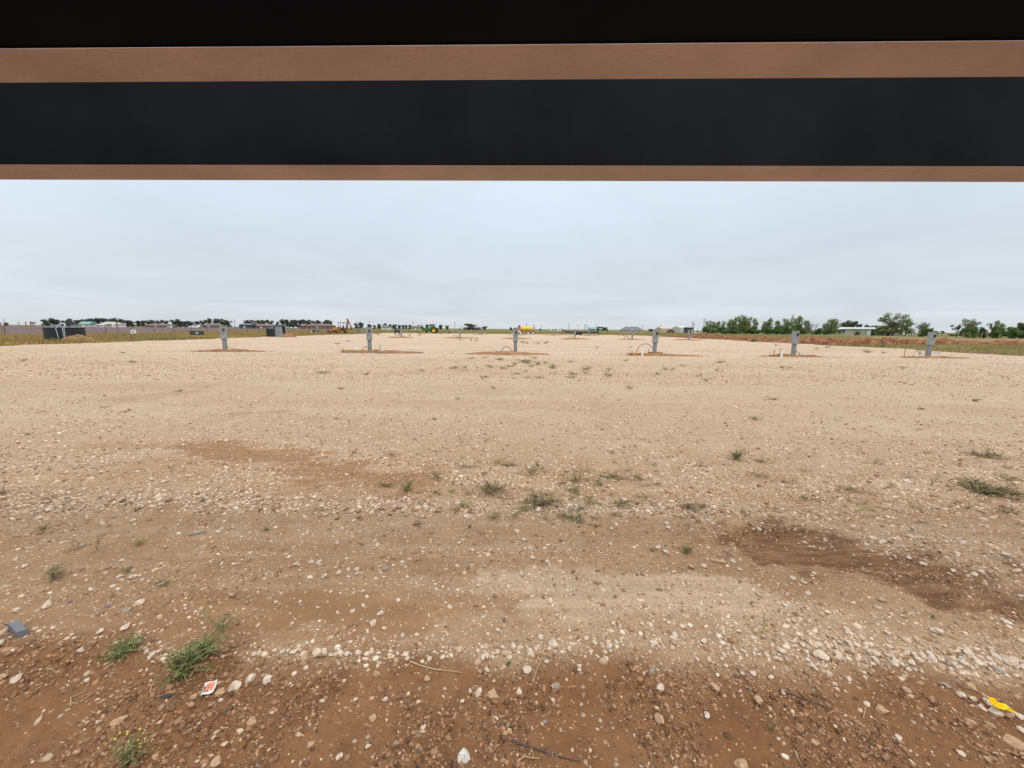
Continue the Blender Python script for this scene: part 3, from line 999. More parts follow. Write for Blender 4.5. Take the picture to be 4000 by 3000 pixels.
stub(793, 24.0, 0.16, 0.06, 'short white pipe stub left of the leftmost front pedestal')
stub(935, 24.3, 0.26, 0.06, 'white pipe stub right of the leftmost front pedestal')
stub(1386, 24.6, 0.32, 0.055, 'white pipe stub left of the second front pedestal')
stub(1491, 24.4, 0.30, 0.06, 'white pipe stub right of the second front pedestal')
stub(1949, 24.0, 0.34, 0.05, 'white pipe stub left of the arched conduit at the middle pedestal')
stub(2060, 24.3, 0.28, 0.055, 'white pipe stub right of the middle front pedestal')
stub(2514, 23.3, 0.40, 0.055, 'white pipe stub inside the tall conduit loop')
stub(2610, 24.4, 0.28, 0.055, 'white pipe stub right of the pedestal with the tall conduit loop')
stub(3063, 23.3, 0.34, 0.06, 'white pipe stub left of the pedestal before the trees')
stub(3149, 24.2, 0.26, 0.06, 'white pipe stub right of the pedestal before the trees')
stub(3592, 23.6, 0.30, 0.07, 'white pipe stub left of the rightmost front pedestal')
stub(3672, 24.4, 0.28, 0.06, 'white pipe stub right of the rightmost front pedestal')
stub(731, 37.2, 0.26, 0.08, 'white pipe stub by the left edge of the lot behind the leftmost pedestal')
for px, Y, lab in [(1862, 99, 'left stub at the leftmost far pedestal'), (1893, 99, 'right stub at the leftmost far pedestal'), (2003, 99, 'far white stub just left of the middle pedestal'),
                   (2033, 99, 'far white stub below the yellow tank sprayer'), (2146, 99, 'left stub at the far pedestal beside the sprayer'), (2175, 99, 'right stub at the far pedestal beside the sprayer'),
                   (2287, 99, 'left stub at the far pedestal before the trailer deck'), (2314, 99, 'right stub at the far pedestal before the trailer deck'), (1541, 62, 'far white stub left of the second row pedestal beside the tractor'),
                   (1586, 62, 'far white stub right of the second row pedestal beside the tractor')]:
    stub(px, Y, 0.42, 0.09, lab, 'far white pipe stubs')

cdt = mat('grey_conduit', (0.16, 0.14, 0.13), 0.6, 0.15)


def conduit(pts, r, lab):
    o = MB().tube(pts, r, 8).build('conduit', cdt, smooth=True)
    return tag(o, lab, 'conduit', 'bent grey conduits at the pedestals')


def arc(px0, px1, Y, h, n=14, p=1.0):
    a, b = hz(px0, Y), hz(px1, Y)
    return [a.lerp(b, k / n) + Vector((0, 0, h * math.sin(math.pi * (k / n) ** p))) for k in range(n + 1)]


q = arc(1955, 2010, 24.1, 0.46, 14, 0.8)
conduit(q, 0.022, 'low arched conduit left of the middle front pedestal')
a, b = hz(2489, 24.2), hz(2560, 24.2)
conduit([a.lerp(b, (1 - math.cos(t)) / 2 * 1.0) + Vector((0, 0, 0.70 * math.sin(min(t, 2.4)) if t < 2.4 else 0.47)) for t in np.linspace(0, 2.55, 16)], 0.022,
        'tall arched conduit left of the fourth front pedestal')
a = hz(1434, 24.1)
conduit([a + Vector(v) for v in ((0, 0, 0.38), (-0.12, 0, 0.37), (-0.28, 0, 0.28), (-0.39, 0, 0.15), (-0.42, 0, -0.02))], 0.02, 'bent conduit on the left of the second front pedestal')
a = hz(881, 24.2)
conduit([a + Vector(v) for v in ((0, 0, 0.29), (0.15, 0, 0.23), (0.4, 0, 0.14), (0.68, 0, 0.09), (0.74, 0, 0.0))], 0.018, 'sagging cable right of the leftmost front pedestal')
a = hz(3117, 24.2)
conduit([a + Vector(v) for v in ((0, 0, 0.30), (0.12, 0, 0.29), (0.22, 0, 0.2), (0.28, 0, 0.08), (0.29, 0, -0.02))], 0.02, 'bent conduit on the right of the pedestal before the trees')
a = hz(3628, 24.3)
conduit([a + Vector(v) for v in ((0, 0, 0.42), (-0.1, 0, 0.48), (-0.34, 0, 0.50), (-0.62, 0, 0.36), (-0.72, 0, 0.0))], 0.02, 'bent conduit on the left of the rightmost front pedestal')
for px, Y, lab in [(2228, 62.5, 'thin arched conduit left of the second row pedestal before the trailer'), (2448, 62.5, 'thin arched conduit left of the second row pedestal before the long house'),
                   (1776, 62.5, 'thin bent conduit left of the second row pedestal with the wire arm')]:
    conduit(arc(px - 11, px + 14, Y, 0.52), 0.035, lab)

# ------------------------------------------------------------------ water tanks and what stands on the left grass
tk = mat('black_polyethylene', (0.012, 0.013, 0.016), 0.45, 0.15, 3.0)
tkt = mat('tank_top', (0.075, 0.085, 0.10), 0.5, 0.15, 3.0)


def tank(c, r, h, dome, lab, pipes=True):
    t = thing('water_tank', lab, 'tank', c, group='black water tanks on the left grass')
    prof = []
    n = 22
    for k in range(n + 1):
        zt = h * k / n
        prof.append((r * (1.0 + (0.006 if k % 4 == 2 else 0.0)), zt))
    prof += [(r * 1.008, h + 0.01), (r * 1.008, h + 0.05), (r * 0.97, h + 0.07)]
    MB().lathe([(r * 0.98, -0.15)] + prof, n=48).build('body', tk, t, smooth=True)
    tp = [(r * 0.97, h + 0.07)] + [(r * q, h + 0.07 + dome * (1 - q ** 1.3)) for q in (0.9, 0.75, 0.55, 0.35, 0.22)]
    MB().lathe(tp + [(0.0, h + 0.07 + dome * 0.92)], n=48).build('top', tkt, t, smooth=True)
    m = MB()
    for k in range(16):
        a = k * math.pi / 8
        m.tube([(r * 0.95 * math.cos(a), r * 0.95 * math.sin(a), h + 0.09), (r * 0.3 * math.cos(a), r * 0.3 * math.sin(a), h + 0.09 + dome * 0.78)], 0.03, 5)
    m.build('rib', tk, t)
    MB().lathe([(0.34, h + dome * 0.75), (0.34, h + dome + 0.10), (0.30, h + dome + 0.16), (0, h + dome + 0.17)], (0.55, -0.25, 0), 24).build('lid', tk, t, smooth=True)
    if pipes:
        for dx, rr in ((0.0, 0.028), (0.35, 0.028), (0.42, 0.03)):
            x0 = 0.72 + dx
            yy = -math.sqrt(max(0.01, r * r - x0 * x0)) - 0.08
            MB().tube([(0.60 + dx * 0.6, -0.6, h + dome * 0.80 + 0.1), (x0 - 0.05, yy + 0.25, h + dome * 0.4 + 0.1), (x0, yy, h - 0.05), (x0 + 0.25 - dx * 0.4, yy - 0.03, -0.05)], rr, 8) \
                .build('pipe', mat('grey_pipe', (0.40, 0.42, 0.43), 0.5, 0.06), t, smooth=True)
        MB().box((0.62, -0.62, h + dome * 0.9 + 0.12), (0.26, 0.2, 0.10)).build('control_box', wht, t)
    return t


tank(hz(249, 40.5), 1.48, 1.36, 0.42, 'big black water tank with white pipes behind a dirt heap at the far left')
tank(hz(1066, 62.0), 1.0, 1.35, 0.3, 'black tank half hidden behind two grey switch cabinets', False)
tank(hz(1092, 63.0), 1.0, 1.55, 0.3, 'black tank with pale pipes just right of the switch cabinets', True)
soil_pile('dirt_heap', hz(298, 37.6), 1.9, 0.9, 0.62, 61, 'brown dirt heap at the foot of the big black water tank', 'dirt pile', None, (0.16, 0.095, 0.045), (0.27, 0.175, 0.075))
soil_pile('dirt_heap', hz(1122, 60.0), 1.3, 0.8, 0.5, 62, 'small brown dirt heap right of the far black tanks', 'dirt pile', None, (0.24, 0.13, 0.07), (0.34, 0.19, 0.09))
soil_pile('dirt_heap', hz(525, 44.0), 1.6, 0.6, 0.22, 63, 'low dark dirt heap at the foot of the white meter box', 'dirt pile', None, (0.17, 0.10, 0.06), (0.30, 0.19, 0.09))

t = thing('meter_box', 'white meter box on a wooden post with a red valve on the left grass', 'meter box', hz(519, 44.5))
MB().box((0, 0, 0.45), (0.12, 0.12, 1.1)).build('post', mat('weathered_wood', (0.26, 0.17, 0.11), 0.85, 0.25, 8), t)
MB().box((0, -0.02, 0.98), (0.42, 0.22, 0.42)).build('box', wht, t, bevel=0.02)
MB().box((0.07, -0.135, 1.0), (0.15, 0.02, 0.15)).build('window', blk, t)
MB().tube([(-0.33, -0.1, -0.05), (-0.33, -0.1, 0.32)], 0.05, 8).box((-0.33, -0.1, 0.40), (0.10, 0.1, 0.16)).box((-0.36, -0.1, 0.30), (0.2, 0.05, 0.05)) \
    .build('valve', mat('red_paint', (0.45, 0.06, 0.04), 0.5, 0.1), t)
a = hz(528, 43.5)
o = MB().tube([a + Vector((0, 0, 0.05)), a + Vector((0.45, 0, 0.06)), a + Vector((0.6, 0.1, 0.04)), a + Vector((0.95, -0.1, 0.09))], 0.05, 8).build('pipe_length', wht, smooth=True)
tag(o, 'white pipe lying on the grass right of the white meter box', 'pipe')
a = hz(452, 43.0)
o = MB().tube([a + Vector((0, 0, 0.06)), a + Vector((0.3, 0.05, 0.09)), a + Vector((0.55, 0, 0.05))], 0.06, 8).build('hose_piece', mat('green_hose', (0.05, 0.20, 0.13), 0.5, 0.1))
tag(o, 'short green hose piece on the grass left of the white meter box', 'hose')
t = thing('riser', 'small white riser with a red cap by the farther green transformer box', 'riser', hz(1216, 112))
MB().tube([(0, 0, -0.1), (0, 0, 0.75)], 0.16, 10).build('pipe', wht, t)
MB().lathe([(0.19, 0.75), (0.19, 0.95), (0, 1.0)], n=10).build('cap', mat('red_paint', (0.45, 0.06, 0.04)), t)

# fence along the left edge of the pasture
fe = thing('field_fence', 'long wire fence on thin posts between the grass and the ploughed field', 'fence', (0, 0, 0))
tp = mat('rusty_post', (0.085, 0.06, 0.05), 0.85, 0.25, 6)
ww = mat('weathered_wood', (0.26, 0.17, 0.11))
fy = 44.0
k = 0
while fy < 230:
    fx = -77.0 + random.uniform(-0.1, 0.1)
    lean = random.uniform(-0.04, 0.04)
    if k % 6 == 5:
        MB().tube([(fx, fy, -0.3), (fx + lean, fy, 1.75)], 0.13, 8).build('post', ww, fe)
    else:
        MB().bar((fx, fy, -0.3), (fx + lean, fy, 1.42), 0.07, 0.07).build('post', tp, fe)
    fy += 4.9
    k += 1
m = MB()
for zz_ in (0.35, 0.65, 0.95, 1.25):
    m.tube([(-76.95, 40, zz_), (-76.95, 120, zz_ + 0.02), (-76.95, 232, zz_)], 0.012, 4)
m.build('wire', mat('fence_wire', (0.15, 0.13, 0.12), 0.6, 0.1), fe)
for px, Y, hgt, wid in [(456, 62, 2.3, 0.26), (2, 60, 2.0, 0.16), (101, 120, 2.6, 0.3), (119, 130, 2.8, 0.3), (131, 110, 2.4, 0.22)]:
    o = MB().tube([(0, 0, -0.3), (0.03, 0, hgt)], [wid / 2, wid / 2.3], 8).build('fence_post', ww, loc=hz(px, Y))
    tag(o, {456: 'thick weathered wooden post standing alone right of the big water tank', 2: 'dark post at the far left edge of the picture',
            101: 'left one of two short dark posts in the field left of the tank', 119: 'right one of two short dark posts in the field left of the tank',
            131: 'dark post under the flat topped far tree left of the tank'}[px], 'post', 'lone wooden posts in the left field')
for px, Y, hgt in [(3700, 128, 1.7), (3762, 126, 2.0), (3835, 124, 1.9), (3857, 122, 2.2), (3905, 122, 1.6)]:
    o = MB().tube([(0, 0, -0.3), (0.18, 0, hgt)], [0.14, 0.11], 7).build('fence_post', ww, loc=hz(px, Y))
    tag(o, 'leaning grey fence post among the trees at the right edge', 'post', 'leaning posts among the right trees')
# post right of the two grey pedestals near the backhoe
for px, Y, hgt in [(1401, 100, 1.9), (1632, 140, 1.2), (1595, 150, 1.4)]:
    o = MB().tube([(0, 0, -0.2), (0, 0, hgt)], 0.09, 7).build('fence_post', tp, loc=hz(px, Y))
    tag(o, {1401: 'dark post just left of the two grey pedestals near the backhoe', 1632: 'thin dark post in the grass left of the tractor',
            1595: 'thin dark post in the grass right of the propane tank'}[px], 'post')

# propane tank
t = thing('propane_tank', 'black cylindrical propane tank on short legs left of a second row pedestal', 'tank', hz(1551, 96))
pb = mat('charcoal_paint', (0.035, 0.04, 0.05), 0.45, 0.15)
MB().lathe([(0.0, -0.78), (0.22, -0.74), (0.36, -0.62), (0.40, -0.48), (0.40, 0.48), (0.36, 0.62), (0.22, 0.74), (0, 0.78)], (0, 0, 0.85), 20, 'X').build('body', pb, t, smooth=True)
MB().lathe([(0.12, 1.2), (0.12, 1.36), (0, 1.4)], n=12).build('valve_cover', pb, t)
for sx in (-0.5, 0.5):
    MB().box((sx, 0, 0.2), (0.12, 0.6, 0.6)).build('leg', pb, t)

# ------------------------------------------------------------------ machines
tyre = mat('tyre_rubber', (0.018, 0.018, 0.018), 0.85, 0.2, 8)
jg = mat('tractor_green', (0.03, 0.14, 0.03), 0.4, 0.1, 3)
jy = mat('rim_yellow', (0.62, 0.42, 0.03), 0.45, 0.1, 3)
gl = mat('cab_glass', (0.10, 0.17, 0.17), 0.1, 0.1)


def wheel(par, c, r, w, rimm, rim=0.55, name='wheel'):
    o = bpy.data.objects.new(name, None)
    C.objects.link(o)
    o.parent = par
    o.location = c
    m = MB().lathe([(r * rim, -w * 0.42), (r * 0.9, -w / 2), (r, -w * 0.36), (r, w * 0.36), (r * 0.9, w / 2), (r * rim, w * 0.42), (r * rim, -w * 0.42)], n=28, axis='Y', cap=False)
    for k in range(18):
        a = k * 2 * math.pi / 18
        m.box((r * math.cos(a), 0, r * math.sin(a)), (r * 0.05, w * 0.8, r * 0.12), M=Matrix.Rotation(-a, 3, 'Y'))
    m.build('tyre', tyre, o, smooth=False)
    MB().lathe([(r * rim * 1.01, -w * 0.38), (r * rim * 0.92, -w * 0.28), (r * rim * 0.45, -w * 0.12), (r * rim * 0.4, -w * 0.3), (0, -w * 0.32)], n=20, axis='Y', cap=False).build('rim', rimm, o, smooth=True)
    MB().lathe([(r * 0.15, -w * 0.33), (r * 0.13, -w * 0.36), (0, -w * 0.37)], n=10, axis='Y').build('hub', tyre, o)
    return o


# the axis helper turns +z into +y for 'Y', so negative heights face the camera side
tr = thing('tractor', 'green farm tractor with yellow wheel rims and a dark glass cab facing left', 'tractor', hz(1682, 117))
MB().prism([(-2.2, 0.95), (-0.2, 0.85), (-0.2, 1.72), (-1.9, 1.66), (-2.22, 1.55)], -0.42, 0.42).build('hood', jg, tr, bevel=0.05)
MB().box((-2.26, 0, 1.3), (0.05, 0.7, 0.55)).build('grille', blk, tr)
MB().box((-0.9, 0, 0.72), (3.0, 0.5, 0.4)).build('chassis', jg, tr)
cabo = MB()
for x_, y_ in ((-0.22, -0.75), (-0.22, 0.75), (1.25, -0.75), (1.25, 0.75)):
    cabo.bar((x_, y_, 1.1), (x_ + (0.08 if x_ < 0 else -0.1), y_ * 0.95, 2.62), 0.09)
cabo.box((0.5, 0, 1.15), (1.55, 1.55, 0.35)).build('cab', jg, tr)
MB().box((0.52, 0, 1.98), (1.30, 1.36, 1.22), top=0.94).build('cab_glass', gl, tr)
MB().box((0.5, 0, 2.68), (1.62, 1.62, 0.16), top=0.9).build('cab_roof', jg, tr, bevel=0.05)
MB().tube([(-1.35, -0.18, 1.7), (-1.35, -0.18, 2.9), (-1.45, -0.18, 3.02)], 0.055, 8).build('exhaust', mat('rusty_rebar', (0.1, 0.05, 0.03)), tr)
MB().tube([(-1.05, 0.2, 1.7), (-1.05, 0.2, 2.35)], 0.09, 8).build('air_intake', blk, tr)
for sy in (-1, 1):
    wheel(tr, (1.15, sy * 0.98, 0.90), 0.93, 0.5, jy)
    wheel(tr, (-1.75, sy * 0.72, 0.46), 0.50, 0.3, jy, 0.6)
    m = MB()
    pts = [(1.15 + 1.02 * math.cos(a), 0, 0.9 + 1.02 * math.sin(a)) for a in np.linspace(0.5, 2.6, 9)]
    for p, q_ in zip(pts[:-1], pts[1:]):
        m.bar((p[0], sy * 0.95, p[2]), (q_[0], sy * 0.95, q_[2]), 0.5, 0.04)
    m.build('fender', jg, tr)
MB().bar((-1.75, -0.72, 0.46), (-1.75, 0.72, 0.46), 0.12).build('axle', jg, tr)

# drag implement behind the tractor
t = thing('box_blade', 'rusty yellow towed grader with small wheels on the gravel behind the tractor', 'implement', hz(1733, 114))
MB().bar((-1.7, 0, 0.5), (1.2, -0.1, 0.45), 0.14).bar((-1.5, 0, 0.5), (-1.5, 0, 0.05), 0.08).bar((-0.4, -0.6, 0.45), (-0.4, 0.7, 0.45), 0.12) \
    .bar((-1.9, 0, 0.35), (-0.2, 0.3, 0.8), 0.08).build('frame', mat('rusty_red', (0.16, 0.10, 0.07), 0.8, 0.3, 6), t)
MB().bar((0.1, 0.3, 0.35), (0.9, 0.1, 1.0), 0.2).bar((0.7, -0.4, 0.6), (1.3, -0.3, 0.75), 0.25).build('arm', mat('dull_yellow', (0.32, 0.22, 0.06), 0.7, 0.25, 6), t)
MB().box((-0.4, -0.2, 0.25), (0.1, 1.8, 0.42)).build('blade', mat('dull_yellow', (0.32, 0.22, 0.06)), t)
wheel(t, (1.35, -0.5, 0.36), 0.40, 0.25, wht, 0.5)
wheel(t, (1.35, 0.5, 0.36), 0.40, 0.25, wht, 0.5)

# backhoe
bo = mat('machine_orange', (0.50, 0.22, 0.045), 0.55, 0.2, 4)
br_ = mat('boom_rust', (0.22, 0.085, 0.045), 0.7, 0.25, 4)
t = thing('backhoe', 'weathered orange backhoe loader with an open canopy and raised rusty boom facing left', 'backhoe', hz(1323, 104))
MB().box((0.3, 0, 0.85), (3.3, 0.9, 0.45)).build('chassis', bo, t, bevel=0.03)
MB().prism([(-1.5, 1.0), (0.15, 1.0), (0.15, 1.85), (-1.3, 1.7), (-1.5, 1.5)], -0.42, 0.42).build('hood', bo, t, bevel=0.05)
MB().box((-1.53, 0, 1.35), (0.05, 0.7, 0.55)).build('grille', blk, t)
for x_, y_ in ((0.2, -0.7), (0.2, 0.7), (1.7, -0.7), (1.7, 0.7)):
    MB().bar((x_, y_, 1.05), (x_ + (0.1 if x_ < 1 else 0), y_, 2.94), 0.08).build('canopy_post', pb, t)
MB().box((1.0, 0, 2.99), (2.1, 1.7, 0.10)).build('canopy', pb, t)
MB().box((0.95, 0, 1.45), (0.55, 0.55, 0.14)).box((1.2, 0, 1.8), (0.14, 0.55, 0.6)).build('seat', blk, t)
MB().bar((0.3, 0, 1.6), (0.5, 0, 2.0), 0.04).lathe([(0.22, 0), (0.22, 0.03), (0.19, 0.03)], (0.5, 0, 2.0), 14).build('steering_wheel', blk, t)
m = MB()
for sy in (-0.62, 0.62):
    m.bar((0.0, sy, 1.35), (-1.9, sy, 0.72), 0.16).bar((-1.9, sy, 0.72), (-2.5, sy, 0.32), 0.14)
m.build('loader_arm', bo, t)
MB().prism([(-2.45, 0.85), (-2.35, 0.15), (-3.6, 0.02), (-3.6, 0.08), (-2.6, 0.25), (-2.62, 0.85)], -1.1, 1.1).build('bucket', mat('bucket_black', (0.03, 0.025, 0.022), 0.7, 0.2), t)
MB().bar((2.1, 0, 1.0), (2.55, 0, 3.2), 0.30, 0.34).bar((2.55, 0, 3.2), (2.35, 0, 4.0), 0.26, 0.3).build('boom', br_, t, bevel=0.03)
MB().bar((2.40, 0.1, 4.0), (3.35, 0.1, 1.7), 0.24, 0.26).build('dipper', br_, t, bevel=0.03)
MB().prism([(3.1, 1.75), (3.5, 1.7), (3.7, 1.25), (3.4, 1.0), (3.1, 1.2)], -0.3, 0.3).build('hoe_bucket', br_, t, bevel=0.02)
m = MB()
for sy in (-0.9, 0.9):
    m.bar((2.3, sy * 0.5, 0.9), (2.8, sy, 0.2), 0.16).box((2.8, sy, 0.13), (0.45, 0.35, 0.10))
m.build('stabiliser', bo, t)
for sy in (-1, 1):
    wheel(t, (1.3, sy * 0.85, 0.68), 0.70, 0.42, bo)
    wheel(t, (-1.05, sy * 0.8, 0.44), 0.46, 0.3, bo)

# sprayer with yellow tank
so_ = mat('faded_orange', (0.42, 0.12, 0.06), 0.6, 0.2, 4)
ty = mat('tank_yellow', (0.62, 0.49, 0.04), 0.5, 0.08, 3)
t = thing('tank_sprayer', 'orange wheeled sprayer carrying a long bright yellow tank', 'sprayer', hz(2057, 117))
MB().box((0, 0, 0.95), (4.9, 1.1, 0.22)).build('frame', so_, t)
MB().lathe([(0, -1.62), (0.5, -1.58), (0.68, -1.4), (0.70, -0.5), (0.67, -0.48), (0.70, -0.46), (0.70, 0.46), (0.67, 0.48), (0.70, 0.5), (0.68, 1.4), (0.5, 1.58), (0, 1.62)], (-0.05, 0, 1.68), 24, 'X').build('tank', ty, t, smooth=True)
m = MB()
for x_ in (-1.1, 0, 1.1):
    m.lathe([(0.715, -0.03), (0.715, 0.03)], (x_, 0, 1.68), 24, 'X')
m.build('tank_strap', blk, t)
MB().lathe([(0.25, 2.35), (0.25, 2.5), (0, 2.52)], n=14).build('tank_lid', ty, t)
MB().prism([(-2.65, 1.05), (-1.85, 1.05), (-1.8, 2.1), (-1.9, 2.75), (-2.55, 2.75), (-2.7, 2.0)], -0.8, 0.8).build('cab', so_, t, bevel=0.06)
MB().box((-2.3, 0, 2.3), (0.62, 1.64, 0.55)).build('cab_window', gl, t)
m = MB()
for z_ in (1.2, 1.7, 2.2):
    m.bar((1.9, 0, z_), (2.75, -0.4, z_ + 0.05), 0.08)
m.bar((2.0, -0.3, 1.0), (2.0, -0.3, 2.5), 0.1).bar((2.5, -0.3, 1.0), (2.55, -0.3, 2.3), 0.1).bar((2.0, 0.3, 1.0), (2.0, 0.3, 2.5), 0.1)
m.bar((2.4, 0, 0.7), (3.3, 0, 0.55), 0.12)
m.build('boom_rack', so_, t)
m = MB()
m.tube([(-0.35, 0, 2.4), (-0.35, 0, 2.8), (0.55, 0, 2.8), (0.55, 0, 2.4)], 0.05, 6)
m.build('rail', so_, t)
MB().box((-2.2, -0.6, 0.75), (0.7, 0.3, 0.6)).build('step', wht, t)
for x_ in (-1.7, 0.45, 1.85):
    for sy in (-1, 1):
        wheel(t, (x_, sy * 0.8, 0.46), 0.48, 0.34, wht, 0.62)

# gooseneck trailer
tb = mat('trailer_black', (0.022, 0.022, 0.024), 0.6, 0.3, 3)
t = thing('flatbed_trailer', 'long black gooseneck flatbed trailer parked on the grass edge', 'trailer', hz(2270, 110))
t.rotation_euler = (0, 0, R(-4))
MB().box((0.2, 0, 0.98), (8.4, 2.4, 0.12)).build('deck', mat('deck_planks', (0.10, 0.075, 0.06), 0.85, 0.3, 4), t)
MB().box((0.2, -1.1, 0.80), (8.4, 0.14, 0.48)).box((0.2, 1.1, 0.80), (8.4, 0.14, 0.48)).build('side_rail', tb, t)
MB().bar((-4.0, 0, 0.98), (-5.3, 0, 1.35), 2.4, 0.14).bar((-4.0, -1.1, 0.8), (-5.35, -1.1, 1.3), 0.14, 0.3).build('dovetail', tb, t)
MB().bar((-5.3, -0.7, 1.3), (-5.5, -0.7, 1.9), 0.7, 0.1).bar((-5.3, 0.7, 1.3), (-5.5, 0.7, 1.9), 0.7, 0.1).build('ramp', tb, t)
MB().box((4.45, 0, 1.05), (0.18, 2.3, 0.6)).bar((4.6, -0.45, 0.85), (4.85, -0.3, 2.4), 0.3).bar((4.6, 0.45, 0.85), (4.85, 0.3, 2.4), 0.3).build('neck_riser', tb, t)
MB().bar((4.75, 0, 2.3), (6.6, 0, 2.05), 0.7, 0.34).bar((6.6, 0, 2.05), (7.4, 0, 1.55), 0.3, 0.3).bar((7.35, 0, 1.7), (7.4, 0, 0.8), 0.2).build('gooseneck', tb, t, bevel=0.03)
MB().bar((4.9, -0.4, 0.9), (5.05, -0.4, 0.1), 0.14).bar((4.9, 0.4, 0.9), (5.05, 0.4, 0.1), 0.14).build('jack', tb, t)
for x_ in (-1.2, -0.2):
    for sy in (-1, 1):
        wheel(t, (x_, sy * 0.95, 0.40), 0.41, 0.3, tb, 0.5)

# ------------------------------------------------------------------ buildings far off
rb = mat('brick_brown', (0.20, 0.135, 0.105), 0.9, 0.15, 2)
rf_ = mat('roof_grey', (0.145, 0.14, 0.145), 0.85, 0.15, 2)
rbn = mat('roof_brown', (0.14, 0.105, 0.09), 0.85, 0.15, 2)
cw = mat('cream_wall', (0.52, 0.47, 0.38), 0.8, 0.06, 1)
ww_ = mat('white_wall', (0.70, 0.71, 0.70), 0.7, 0.05, 1)
tealr = mat('teal_roof', (0.13, 0.27, 0.27), 0.5, 0.08, 1)
whr = mat('white_metal_roof', (0.46, 0.53, 0.51), 0.4, 0.04, 1)
wnd = mat('dark_window', (0.03, 0.035, 0.04), 0.2, 0.1)


def house(name, px0, px1, Y, hw, hr, wall, roof, lab, cat='house', dep=9.0, doors=((0.45, 1.0, 2.1),), wins=(0.15, 0.3, 0.65, 0.85), hip=0.0, base=0.0, grp='low houses along the far horizon', over=0.5):
    a, b = hz(px0, Y), hz(px1, Y)
    L = b.x - a.x
    t = thing(name, lab, cat, ((a.x + b.x) / 2, Y, base), 0, grp)
    MB().box((0, dep / 2, hw / 2 - 0.2), (L, dep, hw + 0.4)).build('wall', wall, t)
    x0, x1, y0, y1 = -L / 2 - over, L / 2 + over, -over, dep + over
    yc = dep / 2
    hp = min(hip, L * 0.45)
    MB().add([(x0, y0, hw - 0.02), (x1, y0, hw - 0.02), (x1, y1, hw - 0.02), (x0, y1, hw - 0.02), (x0 + hp, yc, hw + hr), (x1 - hp, yc, hw + hr)],
             [(3, 2, 1, 0), (0, 1, 5, 4), (2, 3, 4, 5), (1, 2, 5), (3, 0, 4)]).build('roof', roof, t)
    for fx, w, h in doors:
        MB().box((-L / 2 + fx * L, -0.02, h / 2), (w, 0.08, h)).build('door', ww_ if wall is not ww_ else rbn, t)
    for fx in wins:
        MB().box((-L / 2 + fx * L, -0.02, hw * 0.58), (1.1, 0.08, hw * 0.38)).build('window', wnd, t)
    return t


house('house', 306, 347, 390, 2.6, 2.6, cw, tealr, 'far house with a teal roof among the left trees')
house('house', 372, 400, 380, 2.0, 0.9, ww_, whr, 'low white far building left of the pale roofed house')
house('house', 396, 440, 385, 3.0, 2.2, cw, mat('roof_tan', (0.38, 0.35, 0.32), 0.8, 0.1, 1), 'far cream house with a pale tan roof')
house('shed', 438, 457, 380, 2.6, 1.6, ww_, whr, 'small bright white far shed at the right of the cream house', 'shed', wins=(0.5,), doors=())
house('house', 563, 660, 385, 1.8, 2.0, rb, rbn, 'long low brown roofed far house among the left trees', hip=4)
house('house', 790, 852, 385, 2.3, 2.3, rb, rbn, 'far brown roofed house left of the leftmost front pedestal', hip=3)
house('house', 934, 980, 340, 3.2, 1.2, mat('dark_siding', (0.07, 0.07, 0.075), 0.8, 0.1), rf_, 'far dark grey house with a flat roof right of the leftmost pedestal', wins=(0.2, 0.8))
house('house', 982, 1066, 345, 2.2, 2.0, rb, rbn, 'far long brown house left of the switch cabinets', hip=3)
house('house', 1172, 1187, 360, 2.6, 2.2, mat('red_brick', (0.22, 0.11, 0.09), 0.9, 0.1), rbn, 'small far red brick house right of the switch cabinets', wins=(0.5,), doors=())
house('house', 1193, 1295, 345, 2.7, 2.1, rb, rbn, 'far long red brown house left of the backhoe', hip=4)
house('house', 1490, 1527, 420, 2.6, 1.8, ww_, rf_, 'far white house behind the propane tank')
house('house', 1606, 1640, 430, 2.3, 1.5, cw, rf_, 'low far cream house left of the tractor')
house('house', 1810, 1880, 430, 2.0, 1.6, mat('dark_siding', (0.07, 0.07, 0.075)), rbn, 'low dark far house right of the wire arm pedestal', hip=3)
house('house', 2148, 2196, 520, 2.4, 1.1, ww_, whr, 'long low white far building behind the second stub of the far row', wins=(0.3, 0.5, 0.8))
house('house', 2306, 2352, 430, 2.3, 1.8, mat('green_metal', (0.13, 0.25, 0.17), 0.5, 0.1), mat('green_roof', (0.16, 0.30, 0.22), 0.5, 0.1), 'low far building with a green roof behind the gooseneck', wins=(0.4, 0.7))
house('house', 2434, 2514, 290, 1.2, 2.8, cw, rf_, 'long house with a dark grey roof in the middle distance right of the trailer', hip=3.5, wins=(0.2, 0.8))
# metal buildings on the right
house('metal_building', 2585, 2662, 300, 2.9, 1.3, mat('beige_metal', (0.46, 0.36, 0.25), 0.6, 0.06, 0.5), mat('beige_roof', (0.48, 0.39, 0.29), 0.5, 0.06, 0.5),
      'long beige metal building behind the far right pedestals', 'building', 14, doors=(), wins=(), over=0.1, grp=None)
house('metal_building', 2656, 2700, 285, 3.6, 1.1, mat('pale_metal', (0.50, 0.49, 0.44), 0.6, 0.06, 0.5), whr, 'pale grey metal building at the right end of the beige one', 'building', 14, doors=(), wins=(), over=0.1, grp=None)
house('open_barn', 2690, 2710, 270, 3.4, 0.6, mat('dark_siding', (0.07, 0.07, 0.075)), rf_, 'dark open barn beside the pale metal building', 'barn', 8, doors=(), wins=(), grp=None)
house('shed', 2715, 2732, 262, 1.6, 0.8, ww_, whr, 'small white shed left of the right hand trees', 'shed', 5, doors=(), wins=(0.6,), grp=None)

